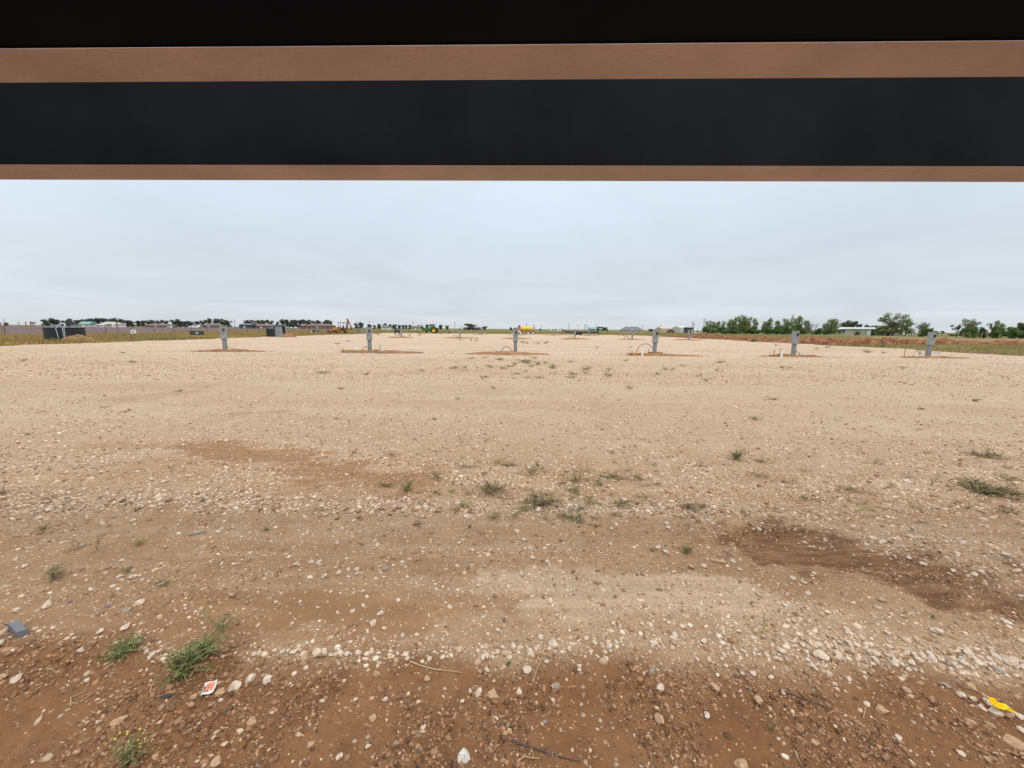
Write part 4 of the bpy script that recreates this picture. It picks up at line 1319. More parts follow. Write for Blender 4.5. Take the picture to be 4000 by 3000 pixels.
t = thing('metal_shed', 'beige steel shed with a white roof and open bay among the right hand trees', 'shed', hz(3404, 188), R(-40))
wM = mat('shed_wall', (0.40, 0.38, 0.30), 0.6, 0.05, 0.5)
L = 20.5
MB().box((0.4, 5, 1.55), (L, 10, 3.5)).build('wall', wM, t)
MB().add([(-L / 2 - 2.4, -0.4, 3.12), (L / 2 + 0.2, -0.4, 3.12), (L / 2 - 2.0, 10.4, 4.05), (-L / 2 - 1.8, 10.4, 4.05), (-L / 2 - 2.4, -0.4, 3.0), (L / 2 + 0.2, -0.4, 3.0), (L / 2 + 0.4, 10.4, 3.0), (-L / 2 - 2.4, 10.4, 3.0)],
         [(0, 1, 2, 3), (0, 4, 5, 1), (1, 5, 6, 2), (2, 6, 7, 3), (3, 7, 4, 0)]).build('roof', whr, t)
MB().box((-L / 2 - 2.1, -0.2, 1.4), (0.22, 0.22, 3.2)).build('post', rf_, t)
MB().box((-0.9, -0.05, 1.25), (1.3, 0.12, 2.4)).build('door', ww_, t)
MB().box((0.7, -0.05, 1.35), (1.6, 0.10, 2.5)).build('bay_shade_panel', wnd, t)  # solid dark panel standing in for the shade inside the bay
MB().bar((-0.2, -0.2, 0.1), (0.9, -0.2, 2.4), 0.12, 0.08).build('brace', wnd, t)

# pale vehicles standing by the far houses: bodies with cabs
cwht = mat('white_paint', (0.72, 0.73, 0.74), 0.35, 0.04)
cblu = mat('blue_paint', (0.06, 0.14, 0.30), 0.35, 0.05)


def car(px, Y, L, h, m_, lab, rz=0.0):
    t = thing('parked_car', lab, 'car', hz(px, Y), rz, 'parked cars by the far houses')
    MB().prism([(-L / 2, 0.35), (L / 2, 0.35), (L / 2, h * 0.62), (L * 0.36, h * 0.66), (L * 0.20, h), (-L * 0.30, h), (-L * 0.46, h * 0.66), (-L / 2, h * 0.62)], -0.85, 0.85).build('body', m_, t, bevel=0.06)
    MB().prism([(L * 0.32, h * 0.67), (L * 0.19, h * 0.95), (-L * 0.29, h * 0.95), (-L * 0.42, h * 0.67)], -0.87, 0.87).build('window', wnd, t)
    for sx in (-0.32, 0.32):
        for sy in (-0.75, 0.75):
            MB().lathe([(0.36, -0.12), (0.36, 0.12)], (sx * L, sy, 0.36), 14, 'Y').build('wheel', tyre, t)
    return t


car(749, 360, 5.5, 2.4, cwht, 'white van left of the leftmost pedestal near the far houses')
car(769, 350, 6.0, 3.0, cwht, 'taller white van right of the other one near the far houses')
car(663, 340, 4.2, 1.5, cwht, 'white car parked alone in front of the left tree row')
car(807, 350, 5.2, 1.7, cblu, 'blue pickup before the far house at the leftmost pedestal')
car(2620, 270, 5.0, 2.2, mat('dark_red_paint', (0.22, 0.05, 0.06), 0.4, 0.1), 'dark red vehicle in front of the beige metal building')
for px, lab in ((1120, 'leftmost white car of the row right of the switch cabinets'), (1134, 'middle white car of the row right of the switch cabinets'), (1150, 'rightmost white car of the row right of the switch cabinets')):
    car(px, 380, 4.6, 1.7, cwht, lab)
car(3950, 215, 5.0, 1.7, mat('grey_paint', (0.22, 0.23, 0.24), 0.4, 0.1), 'grey car half hidden behind the trees at the right edge')
car(2840, 232, 6.5, 1.5, mat('grey_paint', (0.22, 0.23, 0.24)), 'long grey car parked under the right hand trees')
car(3545, 195, 5.0, 1.6, cwht, 'white car parked right of the biggest tree')

# power poles
pw = mat('pole_wood', (0.17, 0.15, 0.14), 0.9, 0.15, 2)


def pole(px, Y, h, lab, arm=True):
    t = thing('power_pole', lab, 'power pole', hz(px, Y), 0, 'power poles along the horizon')
    MB().tube([(0, 0, -0.5), (0, 0, h)], [0.24, 0.17], 7).build('shaft', pw, t)
    if arm:
        MB().box((0, 0, h - 0.7), (2.4, 0.16, 0.2)).build('crossarm', pw, t)
    return t


for px, ytop, Y in [(18, 1247, 420), (918, 1248, 400), (1394, 1255, 420), (1443, 1254, 420), (1614, 1255, 420), (1646, 1264, 430), (1777, 1257, 420), (2056, 1261, 400), (2084, 1266, 420), (2114, 1269, 420),
                    (2222, 1263, 400), (2257, 1269, 420), (2284, 1268, 400), (2289, 1264, 380), (2297, 1273, 420), (2329, 1264, 400), (2510, 1270, 420), (2580, 1270, 400), (2703, 1255, 300), (2709, 1262, 260),
                    (2748, 1245, 262), (3091, 1229, 240)]:
    hy = 1285 + math.tan(R(ROLL)) * (px - 2000)
    p = hz(px, Y)
    pole(px, Y, CAM_H + (hy - ytop) * mpp((p.x, p.y, 1.5)), {18: 'thin power pole at the far left above a shrub', 918: 'power pole between the two left groups of far trees', 1394: 'power pole right of the backhoe',
         1443: 'power pole rising behind the second front pedestal', 1614: 'power pole left of the tractor', 1646: 'short pole just left of the tractor hood', 1777: 'power pole between tractor and wire arm pedestal', 2056: 'power pole above the yellow tank sprayer',
         2084: 'power pole just right of the yellow tank sprayer', 2114: 'short power pole right of the sprayer in empty sky', 2222: 'tall power pole above the tail of the flatbed trailer',
         2257: 'power pole above the middle of the flatbed trailer', 2284: 'left one of two close power poles above the trailer', 2289: 'right one of two close power poles above the trailer',
         2297: 'short power pole right of the close pair', 2329: 'power pole just left of the gooseneck', 2510: 'power pole at the right end of the long grey roofed house', 2580: 'power pole left of the beige metal building',
         2703: 'left one of two poles at the pale metal building', 2709: 'right one of two poles at the pale metal building', 2748: 'power pole at the left end of the right hand trees', 3091: 'tall power pole rising out of the right hand trees'}[px])

# ------------------------------------------------------------------ red dirt berms on the right
BG = 'red dirt heaps along the right side'
for k, (px, Y, rx, ry, h) in enumerate([(2660, 92, 2.2, 1.2, 0.35), (2705, 88, 2.2, 1.4, 0.5), (2755, 84, 3.0, 1.5, 0.95), (2785, 82, 1.6, 1.2, 0.55), (2825, 78, 1.6, 1.2, 0.6), (2862, 75, 1.8, 1.2, 0.55), (2935, 70, 2.2, 1.2, 0.6),
                                        (2985, 66, 2.4, 1.3, 0.55), (3050, 60, 2.2, 1.2, 0.5), (3100, 55, 1.9, 1.0, 0.4), (3165, 51, 2.2, 1.2, 0.75), (3205, 50, 1.9, 1.2, 1.0), (3245, 49, 1.4, 1.0, 0.5),
                                        (3280, 51, 1.8, 1.0, 0.72), (3330, 50.5, 1.9, 1.0, 0.62), (3370, 50, 1.8, 1.1, 0.8), (3425, 50.5, 2.0, 1.1, 0.85), (3475, 51, 2.0, 1.2, 0.95), (3525, 51, 1.7, 1.0, 0.6),
                                        (3570, 52, 1.6, 1.0, 0.72), (3625, 53, 1.7, 1.0, 0.65), (3690, 53, 2.2, 1.1, 0.75), (3760, 52, 2.2, 1.0, 0.62), (3810, 52, 1.9, 1.0, 0.6), (3870, 52, 1.9, 1.0, 0.5), (3930, 52, 2.0, 1.0, 0.62), (3995, 52, 2.2, 1.0, 0.55)]):
    p = hz(px, Y)
    soil_pile('dirt_heap', p, rx * 1.25, ry * 1.2, h * 1.05, 70 + k * 3, 'rough red dirt heap in the row of heaps beyond the right edge of the lot', 'dirt pile', BG,
              (0.13, 0.050, 0.024), (0.29, 0.135, 0.07), res=40, z0=-0.1)

# ------------------------------------------------------------------ trees
bark = mat('bark', (0.085, 0.07, 0.058), 0.9, 0.25, 6)
barkb = mat('grey_bark', (0.20, 0.165, 0.145), 0.9, 0.2, 6)


def leafmat(name):
    return vcmat(name, 'tint', 0.75, 0, 0.2, sub=0.35, spec=0.15)


def crown(blobs, per, size, col, seed, parent, m):
    r = np.random.default_rng(seed)
    P, CL = [], []
    for (bx, by, bz, br) in blobs:
        n = max(12, int(per * (br / 0.15) ** 2))
        d = r.normal(size=(n, 3))
        d /= np.linalg.norm(d, axis=1)[:, None]
        rad = br * r.uniform(0.25, 1.12, (n, 1)) ** 0.6
        P.append(np.array([bx, by, bz]) + d * rad * np.array([1, 1, 0.8]))
        k = r.uniform(0.75, 1.3)
        c = np.array(col) * k * r.uniform(0.7, 1.4, (n, 1)) * np.array([r.uniform(0.9, 1.15), 1, r.uniform(0.85, 1.1)])
        CL.append(c)
    P, CL = np.concatenate(P), np.concatenate(CL)
    n = len(P)
    a = r.normal(size=(n, 3))
    a /= np.linalg.norm(a, axis=1)[:, None]
    b = np.cross(a, r.normal(size=(n, 3)))
    b /= np.linalg.norm(b, axis=1)[:, None]
    s = size * r.uniform(0.5, 1.4, (n, 1))
    V = np.stack([P - a * s, P + b * s * 0.55, P + a * s, P - b * s * 0.55], 1).reshape(-1, 3)
    Fq_ = np.arange(n * 4).reshape(n, 4)
    return npmesh('crown', V, Fq_, m, {'tint': np.repeat(CL, 4, 0)}, parent)


def tree_proto(kind, seed):
    r = random.Random(seed)
    t = bpy.data.objects.new({'pine': 'dark_tree', 'round': 'round_tree', 'elm': 'leafy_tree', 'big': 'spreading_tree', 'bare': 'bare_tree', 'bush': 'bush', 'flat': 'flat_topped_tree', 'conifer': 'conifer'}[kind], None)
    C.objects.link(t)
    m = MB()
    blobs = []
    if kind == 'bare':
        def br(p, d, L, rad, lev):
            q_ = p + d * L
            m.tube([p, p.lerp(q_, 0.5) + Vector((r.uniform(-.03, .03), 0, 0)), q_], [rad, rad * 0.8, rad * 0.6], 4, cap=False)
            if lev == 0:
                return
            for _ in range(3 if lev > 1 else 4):
                nd_ = (d + Vector((r.uniform(-.8, .8), r.uniform(-.8, .8), r.uniform(-.1, .5)))).normalized()
                br(q_, nd_, L * r.uniform(0.55, 0.8), rad * 0.55, lev - 1)
        for _ in range(3):
            br(Vector((0, 0, -0.02)), Vector((r.uniform(-.4, .4), r.uniform(-.4, .4), 1)).normalized(), 0.34, 0.022, 4)
        m.build('trunk', barkb, t)
        return t
    if kind == 'pine':
        nb, zl, zh, w = 26, 0.20, 0.88, 0.46
    elif kind == 'round':
        nb, zl, zh, w = 24, 0.20, 0.84, 0.44
    elif kind == 'elm':
        nb, zl, zh, w = 40, 0.10, 0.92, 0.44
    elif kind == 'big':
        nb, zl, zh, w = 60, 0.16, 0.92, 0.50
    elif kind == 'flat':
        nb, zl, zh, w = 10, 0.62, 0.88, 0.46
    elif kind == 'conifer':
        nb, zl, zh, w = 10, 0.15, 0.9, 0.3
    else:
        nb, zl, zh, w = 22, 0.12, 0.78, 0.46
    for k in range(nb):
        f = (k + 0.5) / nb
        z_ = zl + (zh - zl) * f
        env = math.sin(math.pi * min(1, (0.25 + 0.75 * (1 - abs(2 * f - 0.9)) if kind != 'conifer' else (1 - f)))) if kind not in ('conifer',) else (1 - f)
        env = max(0.25, env)
        if kind == 'elm':
            env = 0.75 if f < 0.6 else 0.75 - (f - 0.6) * 0.9
        if kind == 'bush':
            env = 1.0 if f < 0.6 else 0.7
        a = r.uniform(0, 6.283)
        d = w * env * math.sqrt(r.uniform(0.05, 1))
        rad = {'pine': 0.15, 'round': 0.17, 'elm': 0.12, 'big': 0.11, 'bush': 0.19, 'flat': 0.12, 'conifer': 0.12}[kind] * r.uniform(0.7, 1.25)
        blobs.append((d * math.cos(a), d * math.sin(a), z_ + r.uniform(-.04, .04), rad))
    th = {'pine': 0.028, 'round': 0.03, 'elm': 0.02, 'big': 0.03, 'bush': 0.02, 'flat': 0.03, 'conifer': 0.02}[kind]
    m.tube([(0, 0, -0.04), (0.01, 0.01, 0.25), (-0.01, 0.0, 0.5), (0.0, 0, 0.8)], [th * 1.2, th, th * 0.7, th * 0.3], 7)
    for bx, by, bz, rad in blobs:
        z0_ = max(0.04, bz * r.uniform(0.25, 0.6))
        m.tube([(0, 0, z0_), (bx * 0.5, by * 0.5, (z0_ + bz) / 2 + 0.03), (bx, by, bz + rad * 0.3)], [th * 0.5, th * 0.35, th * 0.15], 4, cap=False)
    m.build('trunk', bark if kind != 'big' else barkb, t)
    col = {'pine': (0.085, 0.101, 0.082), 'round': (0.111, 0.140, 0.082), 'elm': (0.172, 0.216, 0.078), 'big': (0.172, 0.198, 0.088), 'bush': (0.121, 0.173, 0.066), 'flat': (0.091, 0.104, 0.069), 'conifer': (0.040, 0.066, 0.069)}[kind]  # leaf colours lightened to stand in for distance haze
    per = {'pine': 60, 'round': 60, 'elm': 70, 'big': 95, 'bush': 70, 'flat': 80, 'conifer': 60}[kind]
    size = {'pine': 0.05, 'round': 0.05, 'elm': 0.033, 'big': 0.026, 'bush': 0.042, 'flat': 0.04, 'conifer': 0.04}[kind]
    crown(blobs, per, size, col, seed, t, leafmat('leaves'))
    return t


POOL = {}
USED = {}


def tree(kind, px, ytop, wpx, Y, lab, cat, group, dy=0.0):
    lst = POOL.setdefault(kind, [])
    if len(lst) < 3:
        lst.append(tree_proto(kind, 100 + 7 * len(lst) + sum(map(ord, kind))))
        o = lst[-1]
        first = True
    else:
        o = random.choice(lst)
        first = False
    p = hz(px, Y)
    p.z = -0.15
    hy = 1285 + math.tan(R(ROLL)) * (px - 2000)
    s = mpp((p.x, p.y, 1.5))
    h = (CAM_H + (hy - ytop) * s) * 1.03
    w = wpx * s * math.cos(math.atan2(p.x, p.y)) * {'elm': 1.45, 'pine': 1.55, 'round': 1.1, 'big': 1.15}.get(kind, 1.1)
    sc = (w / 0.95, w / 0.95, h / 1.0)
    rz = random.uniform(0, 6.28)
    if first:
        o.location, o.scale, o.rotation_euler = p, sc, (0, 0, rz)
        tag(o, lab, cat, group)
        PENDING.append((o, lab))
    else:
        dup(o, p, rz, lab, group, sc)['category'] = cat


PENDING = []
LG = 'dark trees in the far left rows'
pines = [(183, 1247, 30), (207, 1243, 32), (224, 1247, 22), (245, 1252, 18), (262, 1244, 32), (283, 1250, 30), (302, 1249, 24), (322, 1247, 26), (343, 1245, 24), (360, 1243, 28), (383, 1241, 32), (410, 1242, 32), (436, 1245, 28),
         (460, 1243, 30), (480, 1246, 26), (503, 1250, 32), (518, 1252, 18), (541, 1252, 22), (560, 1251, 26), (585, 1250, 28), (608, 1257, 18), (625, 1250, 28), (645, 1252, 22), (683, 1247, 32), (705, 1253, 26), (722, 1254, 24), (745, 1253, 28),
         (773, 1254, 24), (795, 1250, 24), (820, 1244, 20), (845, 1244, 28), (872, 1245, 28), (890, 1251, 22)]
for px, yt, w in pines:
    tree('pine', px, yt, w, 415 + random.uniform(-18, 25), 'dark round crowned tree in the long far row left of the leftmost pedestal', 'tree', LG)
for px, yt, w in [(963, 1250, 22), (990, 1249, 30), (1017, 1249, 20), (1030, 1250, 22), (1056, 1250, 26), (1081, 1255, 14), (1104, 1248, 20), (1122, 1247, 24), (1138, 1255, 16), (1153, 1248, 26), (1175, 1251, 18), (1190, 1247, 34), (1210, 1248, 22), (1232, 1251, 22),
                  (1250, 1251, 16), (1268, 1249, 28), (1290, 1251, 22)]:
    tree('pine', px, yt, w, 400 + random.uniform(-15, 25), 'dark tree in the far row between the leftmost pedestal and the backhoe', 'tree', 'dark trees left of the backhoe')
for px, yt, w in [(1391, 1261, 18), (1410, 1257, 22), (1443, 1265, 20), (1462, 1268, 14), (1482, 1263, 20), (1506, 1261, 18), (1524, 1264, 14), (1541, 1265, 16), (1560, 1268, 18), (1574, 1267, 13), (1586, 1267, 13), (1600, 1267, 15), (1668, 1266, 14), (1721, 1267, 18),
                  (1746, 1270, 16), (1894, 1273, 20), (1620, 1272, 14), (1650, 1273, 10), (1995, 1277, 14), (2013, 1278, 10), (2110, 1283, 9)]:
    tree('round', px, yt, w, 430 + random.uniform(-15, 25), 'small dark round tree in the broken far row behind the tractor', 'tree', 'small round trees along the middle horizon')
tree('round', 1835, 1262, 42, 390, 'broadest round tree of the middle horizon, above the wire arm pedestal', 'tree', None)
tree('bush', 2330, 1276, 36, 470, 'pale green clump of foliage behind the green roofed far building', 'tree', None)
tree('round', 2360, 1277, 26, 440, 'dark low tree right of the gooseneck hitch', 'tree', None)
tree('round', 2545, 1284, 22, 420, 'tiny dark tree between the long house and the front pedestal with the tall loop', 'tree', None)
tree('round', 24, 1258, 24, 430, 'lone dark shrub at the far left edge', 'tree', None)
tree('bare', 76, 1256, 17, 430, 'pale thin tree between the far left shrub and the flat topped tree', 'tree', None)
tree('flat', 131, 1256, 28, 330, 'flat topped dark tree on a thin trunk left of the black tank', 'tree', None)
tree('flat', 1640, 1268, 22, 440, 'faint flat topped tree just left of the tractor exhaust', 'tree', None)
tree('conifer', 2724, 1282, 9, 262, 'small dark conifer beside the open barn', 'tree', None)
RG = 'leafy trees in the right hand clump'
for px, yt, w in [(2765, 1253, 34), (2785, 1255, 28), (2803, 1256, 22), (2825, 1254, 20), (2850, 1245, 28), (2870, 1240, 30), (2888, 1232, 34), (2905, 1237, 28), (2922, 1237, 32), (2945, 1244, 28), (2983, 1254, 24), (3004, 1243, 38), (3036, 1254, 30), (3066, 1243, 36),
                  (3095, 1241, 32), (3117, 1237, 38), (3148, 1252, 30), (3220, 1262, 28), (3262, 1258, 30), (3282, 1262, 24)]:
    tree('elm', px, yt, w, 232 + random.uniform(-16, 22), 'upright bright leafy tree in the long clump right of the metal buildings', 'tree', RG)
for px, yt, w in [(2762, 1270, 36), (2815, 1272, 40), (2860, 1265, 40), (2905, 1262, 44), (2945, 1268, 36), (2995, 1268, 36), (3040, 1268, 40), (3075, 1264, 40), (3115, 1262, 40), (3150, 1272, 34), (3205, 1278, 40), (2790, 1285, 30), (2835, 1284, 30), (2880, 1282, 36), (2930, 1280, 36), (2962, 1285, 24), (3020, 1284, 36), (3050, 1282, 30), (3085, 1280, 40), (3135, 1280, 34), (3185, 1284, 36), (3240, 1278, 44)]:
    tree('bush', px, yt, w, 222 + random.uniform(-8, 12), 'low dark green undergrowth bush at the foot of the right hand trees', 'bush', 'undergrowth bushes of the right hand trees')
tree('bare', 3150, 1254, 40, 222, 'bare twiggy tree at the right end of the leafy clump', 'tree', None)
tree('bare', 3180, 1256, 50, 218, 'wider bare grey tree between the leafy clump and the white roofed shed', 'tree', None)
tree('elm', 3245, 1247, 46, 225, 'thin crowned tall tree left of the white roofed shed', 'tree', None)
tree('bare', 3258, 1236, 50, 228, 'bare branches rising above the thin crowned tree left of the white roofed shed', 'tree', None)
for px, yt, w in [(3305, 1249, 40), (3330, 1250, 34), (3357, 1262, 30), (3385, 1266, 34), (3410, 1268, 30)]:
    tree('round', px, yt, w, 215, 'dark green tree behind the white roofed shed', 'tree', 'trees behind the white roofed shed')
tree('big', 3488, 1227, 112, 178, 'biggest spreading tree, just right of the white roofed shed', 'tree', None)
tree('elm', 3538, 1246, 56, 172, 'green tree leaning on the right flank of the biggest tree', 'tree', None)
tree('bush', 3450, 1268, 60, 182, 'green shrub at the left foot of the biggest tree', 'bush', None)
tree('bush', 3350, 1290, 22, 184, 'small green shrub in front of the white roofed shed', 'bush', None)
tree('bare', 3340, 1282, 36, 183, 'grey leafless shrub against the wall of the white roofed shed', 'bush', None)
tree('elm', 3432, 1270, 44, 180, 'slim green tree in front of the right half of the white roofed shed', 'tree', None)
tree('bare', 3598, 1252, 66, 158, 'tall bare tree right of the biggest tree', 'tree', None)
tree('big', 3605, 1262, 56, 158, 'half bare leafy tree left of the rightmost front pedestal', 'tree', None)
tree('bush', 3625, 1276, 66, 155, 'dense green bush just left of the rightmost front pedestal', 'bush', None)
tree('bare', 3572, 1282, 34, 160, 'grey leafless shrub at the foot of the tall bare tree', 'bush', None)
tree('flat', 3680, 1290, 26, 190, 'small thin tree right of the rightmost front pedestal', 'tree', None)
tree('bush', 3725, 1302, 40, 190, 'low far hedge bush left of the twisted tree', 'bush', None)
tree('big', 3785, 1244, 70, 132, 'twisted tree with a tall leafy top standing by itself', 'tree', None)
tree('flat', 3738, 1266, 52, 133, 'low left limb tree leaning out of the twisted tree', 'tree', None)
tree('bush', 3785, 1270, 78, 130, 'broad dense bush under the twisted tree', 'bush', None)
tree('bush', 3828, 1272, 46, 131, 'dark bush on the right side of the twisted tree', 'bush', None)
tree('big', 3878, 1254, 50, 128, 'thin tree left of the trees at the right edge', 'tree', None)
tree('bush', 3900, 1272, 64, 127, 'bush under the thin tree near the right edge', 'bush', None)
tree('elm', 3908, 1264, 40, 130, 'half bare green tree third from the right edge', 'tree', None)
tree('bush', 3945, 1270, 60, 127, 'round green bush second from the right edge', 'bush', None)
tree('round', 3985, 1255, 70, 128, 'large green tree cut by the right edge', 'tree', None)
tree('bush', 3990, 1285, 60, 125, 'dark bush in front of the tree cut by the right edge', 'bush', None)

# ------------------------------------------------------------------ standing grass (uncountable)
gmat = vcmat('grass_blades', 'tint', 0.85, 0, sub=0.2, spec=0.1)


def grass(name, x, y, h, col, lab, z0=-0.13, per=5, wid=0.05, spread=0.16):
    n = len(x)
    X = np.repeat(x, per) + rng.normal(0, spread, n * per)
    Yy = np.repeat(y, per) + rng.normal(0, spread, n * per)
    H = np.repeat(h, per) * rng.uniform(0.5, 1.2, n * per)
    a = rng.uniform(0, 6.283, n * per)
    w = wid * rng.uniform(0.6, 1.4, n * per)
    lx, ly = rng.normal(0, 0.35, n * per) * H, rng.normal(0, 0.35, n * per) * H
    b0 = np.stack([X - np.cos(a) * w, Yy - np.sin(a) * w, np.full(n * per, z0)], 1)
    b1 = np.stack([X + np.cos(a) * w, Yy + np.sin(a) * w, np.full(n * per, z0)], 1)
    tpt = np.stack([X + lx, Yy + ly, z0 + H], 1)
    V = np.stack([b0, b1, tpt], 1).reshape(-1, 3)
    o = npmesh(name, V, np.arange(n * per * 3).reshape(-1, 3), gmat, {'tint': np.repeat(np.repeat(col, per, 0) * rng.uniform(0.75, 1.25, (n * per, 1)), 3, 0)})
    return tag(o, lab, None, None, 'stuff')


def gcols(x, y, A_, B_, D_, s):
    k = np.clip((fbm(x * 0.16, y * 0.16, s, 4) - 0.3) / 0.4, 0, 1)[:, None]
    k2 = np.clip((fbm(x * 0.45, y * 0.3, s + 7, 3) - 0.52) / 0.2, 0, 1)[:, None]
    c = np.array(A_) * (1 - k) + np.array(B_) * k
    return c * (1 - k2) + np.array(D_) * k2


n = 17000
y = 22 + 110 * rng.uniform(0, 1, n) ** 1.4
x = rng.uniform(-79, -36.5, n)
ok = x < XL + 0.4 * fbm(y * 2, y * 0, 2) - 0.3
x, y = x[ok], y[ok]
grass('left_grass', x, y, 0.22 + 0.22 * fbm(x * 0.3, y * 0.3, 4), gcols(x, y, (0.42, 0.30, 0.105), (0.25, 0.215, 0.085), (0.36, 0.21, 0.095), 51), 'golden and olive dry grass between the lot and the left fence')
n = 15000
y = 24 + 150 * rng.uniform(0, 1, n) ** 1.4
x = rng.uniform(36, 62, n) + (y - 24) * 0.5 * rng.uniform(0, 1, n) ** 1.5
ok = (x > XR + 0.3)
x, y = x[ok], y[ok]
grass('right_grass', x, y, 0.16 + 0.18 * fbm(x * 0.3, y * 0.3, 4), gcols(x, y, (0.42, 0.30, 0.16), (0.33, 0.265, 0.125), (0.24, 0.26, 0.08), 57), 'olive and brown grass beyond the right edge of the lot')
n = 9000
y = YF + 0.5 + 120 * rng.uniform(0, 1, n) ** 1.6
x = rng.uniform(-110, 110, n)
grass('far_grass', x, y, 0.22 + 0.2 * fbm(x * 0.2, y * 0.2, 4), gcols(x, y, (0.40, 0.30, 0.12), (0.25, 0.23, 0.08), (0.32, 0.24, 0.11), 61), 'dry olive grass beyond the far edge of the lot', wid=0.09, spread=0.3)

# green bush in front of the big tank
tree('bush', 203, 1310, 44, 38.6, 'bright green weed bush against the front of the big black water tank', 'bush', None)
for px, yt, w, Y in [(2945, 1322, 26, 58), (3345, 1338, 30, 45), (3450, 1340, 44, 44), (3040, 1318, 20, 62)]:
    tree('bush', px, yt, w, Y, {2945: 'bright green weed patch at the foot of the leafy clump heaps', 3345: 'bright green weed patch before the red heaps, right of the pedestal before the trees',
                               3450: 'widest bright green weed patch before the red heaps', 3040: 'small green weed patch among the red heaps left of the pedestal before the trees'}[px], 'weed', None)

# ------------------------------------------------------------------ stones one can point at
rk = {'pale': mat('rock_pale', (0.47, 0.36, 0.265), 0.9, 0.2, 3.5, bump=0.6, bscale=9, bdist=0.0016, spec=0.15, col2=(0.68, 0.565, 0.455)),
      'tan': mat('rock_tan', (0.36, 0.225, 0.13), 0.9, 0.2, 4, bump=0.6, bscale=9, bdist=0.0016, spec=0.15, col2=(0.50, 0.34, 0.21)),
      'grey': mat('rock_grey', (0.26, 0.21, 0.165), 0.85, 0.2, 4, bump=0.5, bscale=9, bdist=0.0016, spec=0.15, col2=(0.36, 0.31, 0.26)),
      'pit': mat('rock_pitted', (0.50, 0.46, 0.40), 0.9, 0.5, 9, bump=0.8, bscale=9, bdist=0.002, spec=0.15, col2=(0.76, 0.72, 0.64))}
ROCKM = {}


def rock_mesh(kind, v):
    if (kind, v) in ROCKM:
        return ROCKM[(kind, v)]
    import bmesh
    bm = bmesh.new()
    bmesh.ops.create_icosphere(bm, subdivisions=2, radius=0.5)
    off = Vector((v * 7.3, v * 3.1, len(kind) * 5.7))
    for q_ in bm.verts:
        d = q_.co.normalized()
        k = 1 + 0.50 * (mnoise.noise(d * 1.4 + off)) + 0.22 * mnoise.noise(d * 3.4 + off) + 0.07 * mnoise.noise(d * 9 + off)
        # chip flat facets off the lump
        for fi in range(5):
            nrm = Vector((mnoise.noise(off + Vector((fi * 3.3, 0, 1))), mnoise.noise(off + Vector((0, fi * 2.7, 2))), mnoise.noise(off + Vector((1, 3, fi * 4.1))))).normalized()
            lim = 0.60 + 0.06 * fi
            dd = d.dot(nrm) * k
            if dd > lim:
                k *= lim / dd
        q_.co = d * 0.5 * k
        q_.co.z *= 0.78
    me = bpy.data.meshes.new('stone')
    bm.to_mesh(me)
    bm.free()
    me.materials.append(rk[kind])
    ROCKM[(kind, v)] = me
    return me


def stone(px, py, wpx, kind, lab, group, flat=1.0, name='stone'):
    p = on(px, py)
    s = wpx * mpp(p)
    o = bpy.data.objects.new(name, rock_mesh(kind, random.randrange(6 if kind == 'pale' else 3)))
    C.objects.link(o)
    w = s * 1.0
    o.scale = (w * random.uniform(0.9, 1.1), w * random.uniform(0.75, 1.05), w * random.uniform(0.75, 1.0) * flat)
    o.rotation_euler = (random.uniform(-.35, .35), random.uniform(-.35, .35), random.uniform(0, 6.28))
    o.location = (p.x, p.y, gz(p.x, p.y) + o.scale.z * 0.17)
    tag(o, lab, 'stone', group)
    return o


def zoomed(ox, oy, txt):
    for q_ in txt.split():
        a_ = q_.split(',')
        yield ox + 0.452 * float(a_[0]), oy + 0.452 * float(a_[1]), 0.452 * float(a_[2]), (a_[3] if len(a_) > 3 else 'pale')


ROW = ('pale limestone lump in the narrow stone row where gravel meets bare soil', 'stones of the row between gravel and soil')
PILE = ('pale limestone lump in the thick drift of stones at the lower right', 'stones of the lower right drift')
SOIL = ('loose pale stone lying on the bare brown soil in front', 'stones scattered on the bare soil')
TANS = ('tan clay coloured lump lying on the bare brown soil in front', 'tan lumps on the bare soil')
GRAV = ('larger pale stone lying loose on the gravelly track beyond the stone row', 'larger stones on the gravelly track')
DARK = ('pale stone lying on the dark damp patch at the right', 'stones on the dark damp patch')
Z1 = "690,545,65 150,790,90 2040,850,105 2160,790,100 1900,905,100,tan 1675,940,60,tan 1755,500,70 1370,545,45 1265,540,50 1300,595,45 1380,590,40 1930,590,40 2200,570,60 1865,1510,100,tan 20,775,80,tan 2170,1160,80,tan 145,190,60 1200,135,80 1100,195,70,grey 1080,345,90 870,370,60 1340,1440,60,tan 755,795,40 410,148,90"
Z2 = "90,805,85 885,565,80 705,527,50 735,560,50 410,570,60 230,548,50 445,478,45 1000,545,55 1165,545,50 1310,605,50 1435,635,45 1980,600,80 1925,910,80 1390,405,50 1270,408,45 1110,345,45 1015,305,60 1080,218,60 925,145,45 925,28,45 465,1355,65,tan 385,1515,50,tan 715,1460,60 970,1365,50 1115,960,60 1315,915,45 1480,785,70,tan 2040,930,110,tan 2095,365,45 855,965,40 2150,1260,60,tan 1450,1200,55 1040,745,70,tan 415,615,80,tan 1010,1130,70,tan 30,562,50 160,540,45 280,540,50 330,550,45 590,555,55 650,575,45 790,570,50 1060,560,40 1150,575,40 1180,590,40 1500,610,45 1610,600,45 2045,590,40 2090,550,55 2130,505,45 2180,560,45 2190,600,55 1920,545,50 1960,505,40 1990,700,40 1850,885,45 1780,975,40 1205,1335,40,grey 500,1080,40,tan 1430,1225,45,grey"
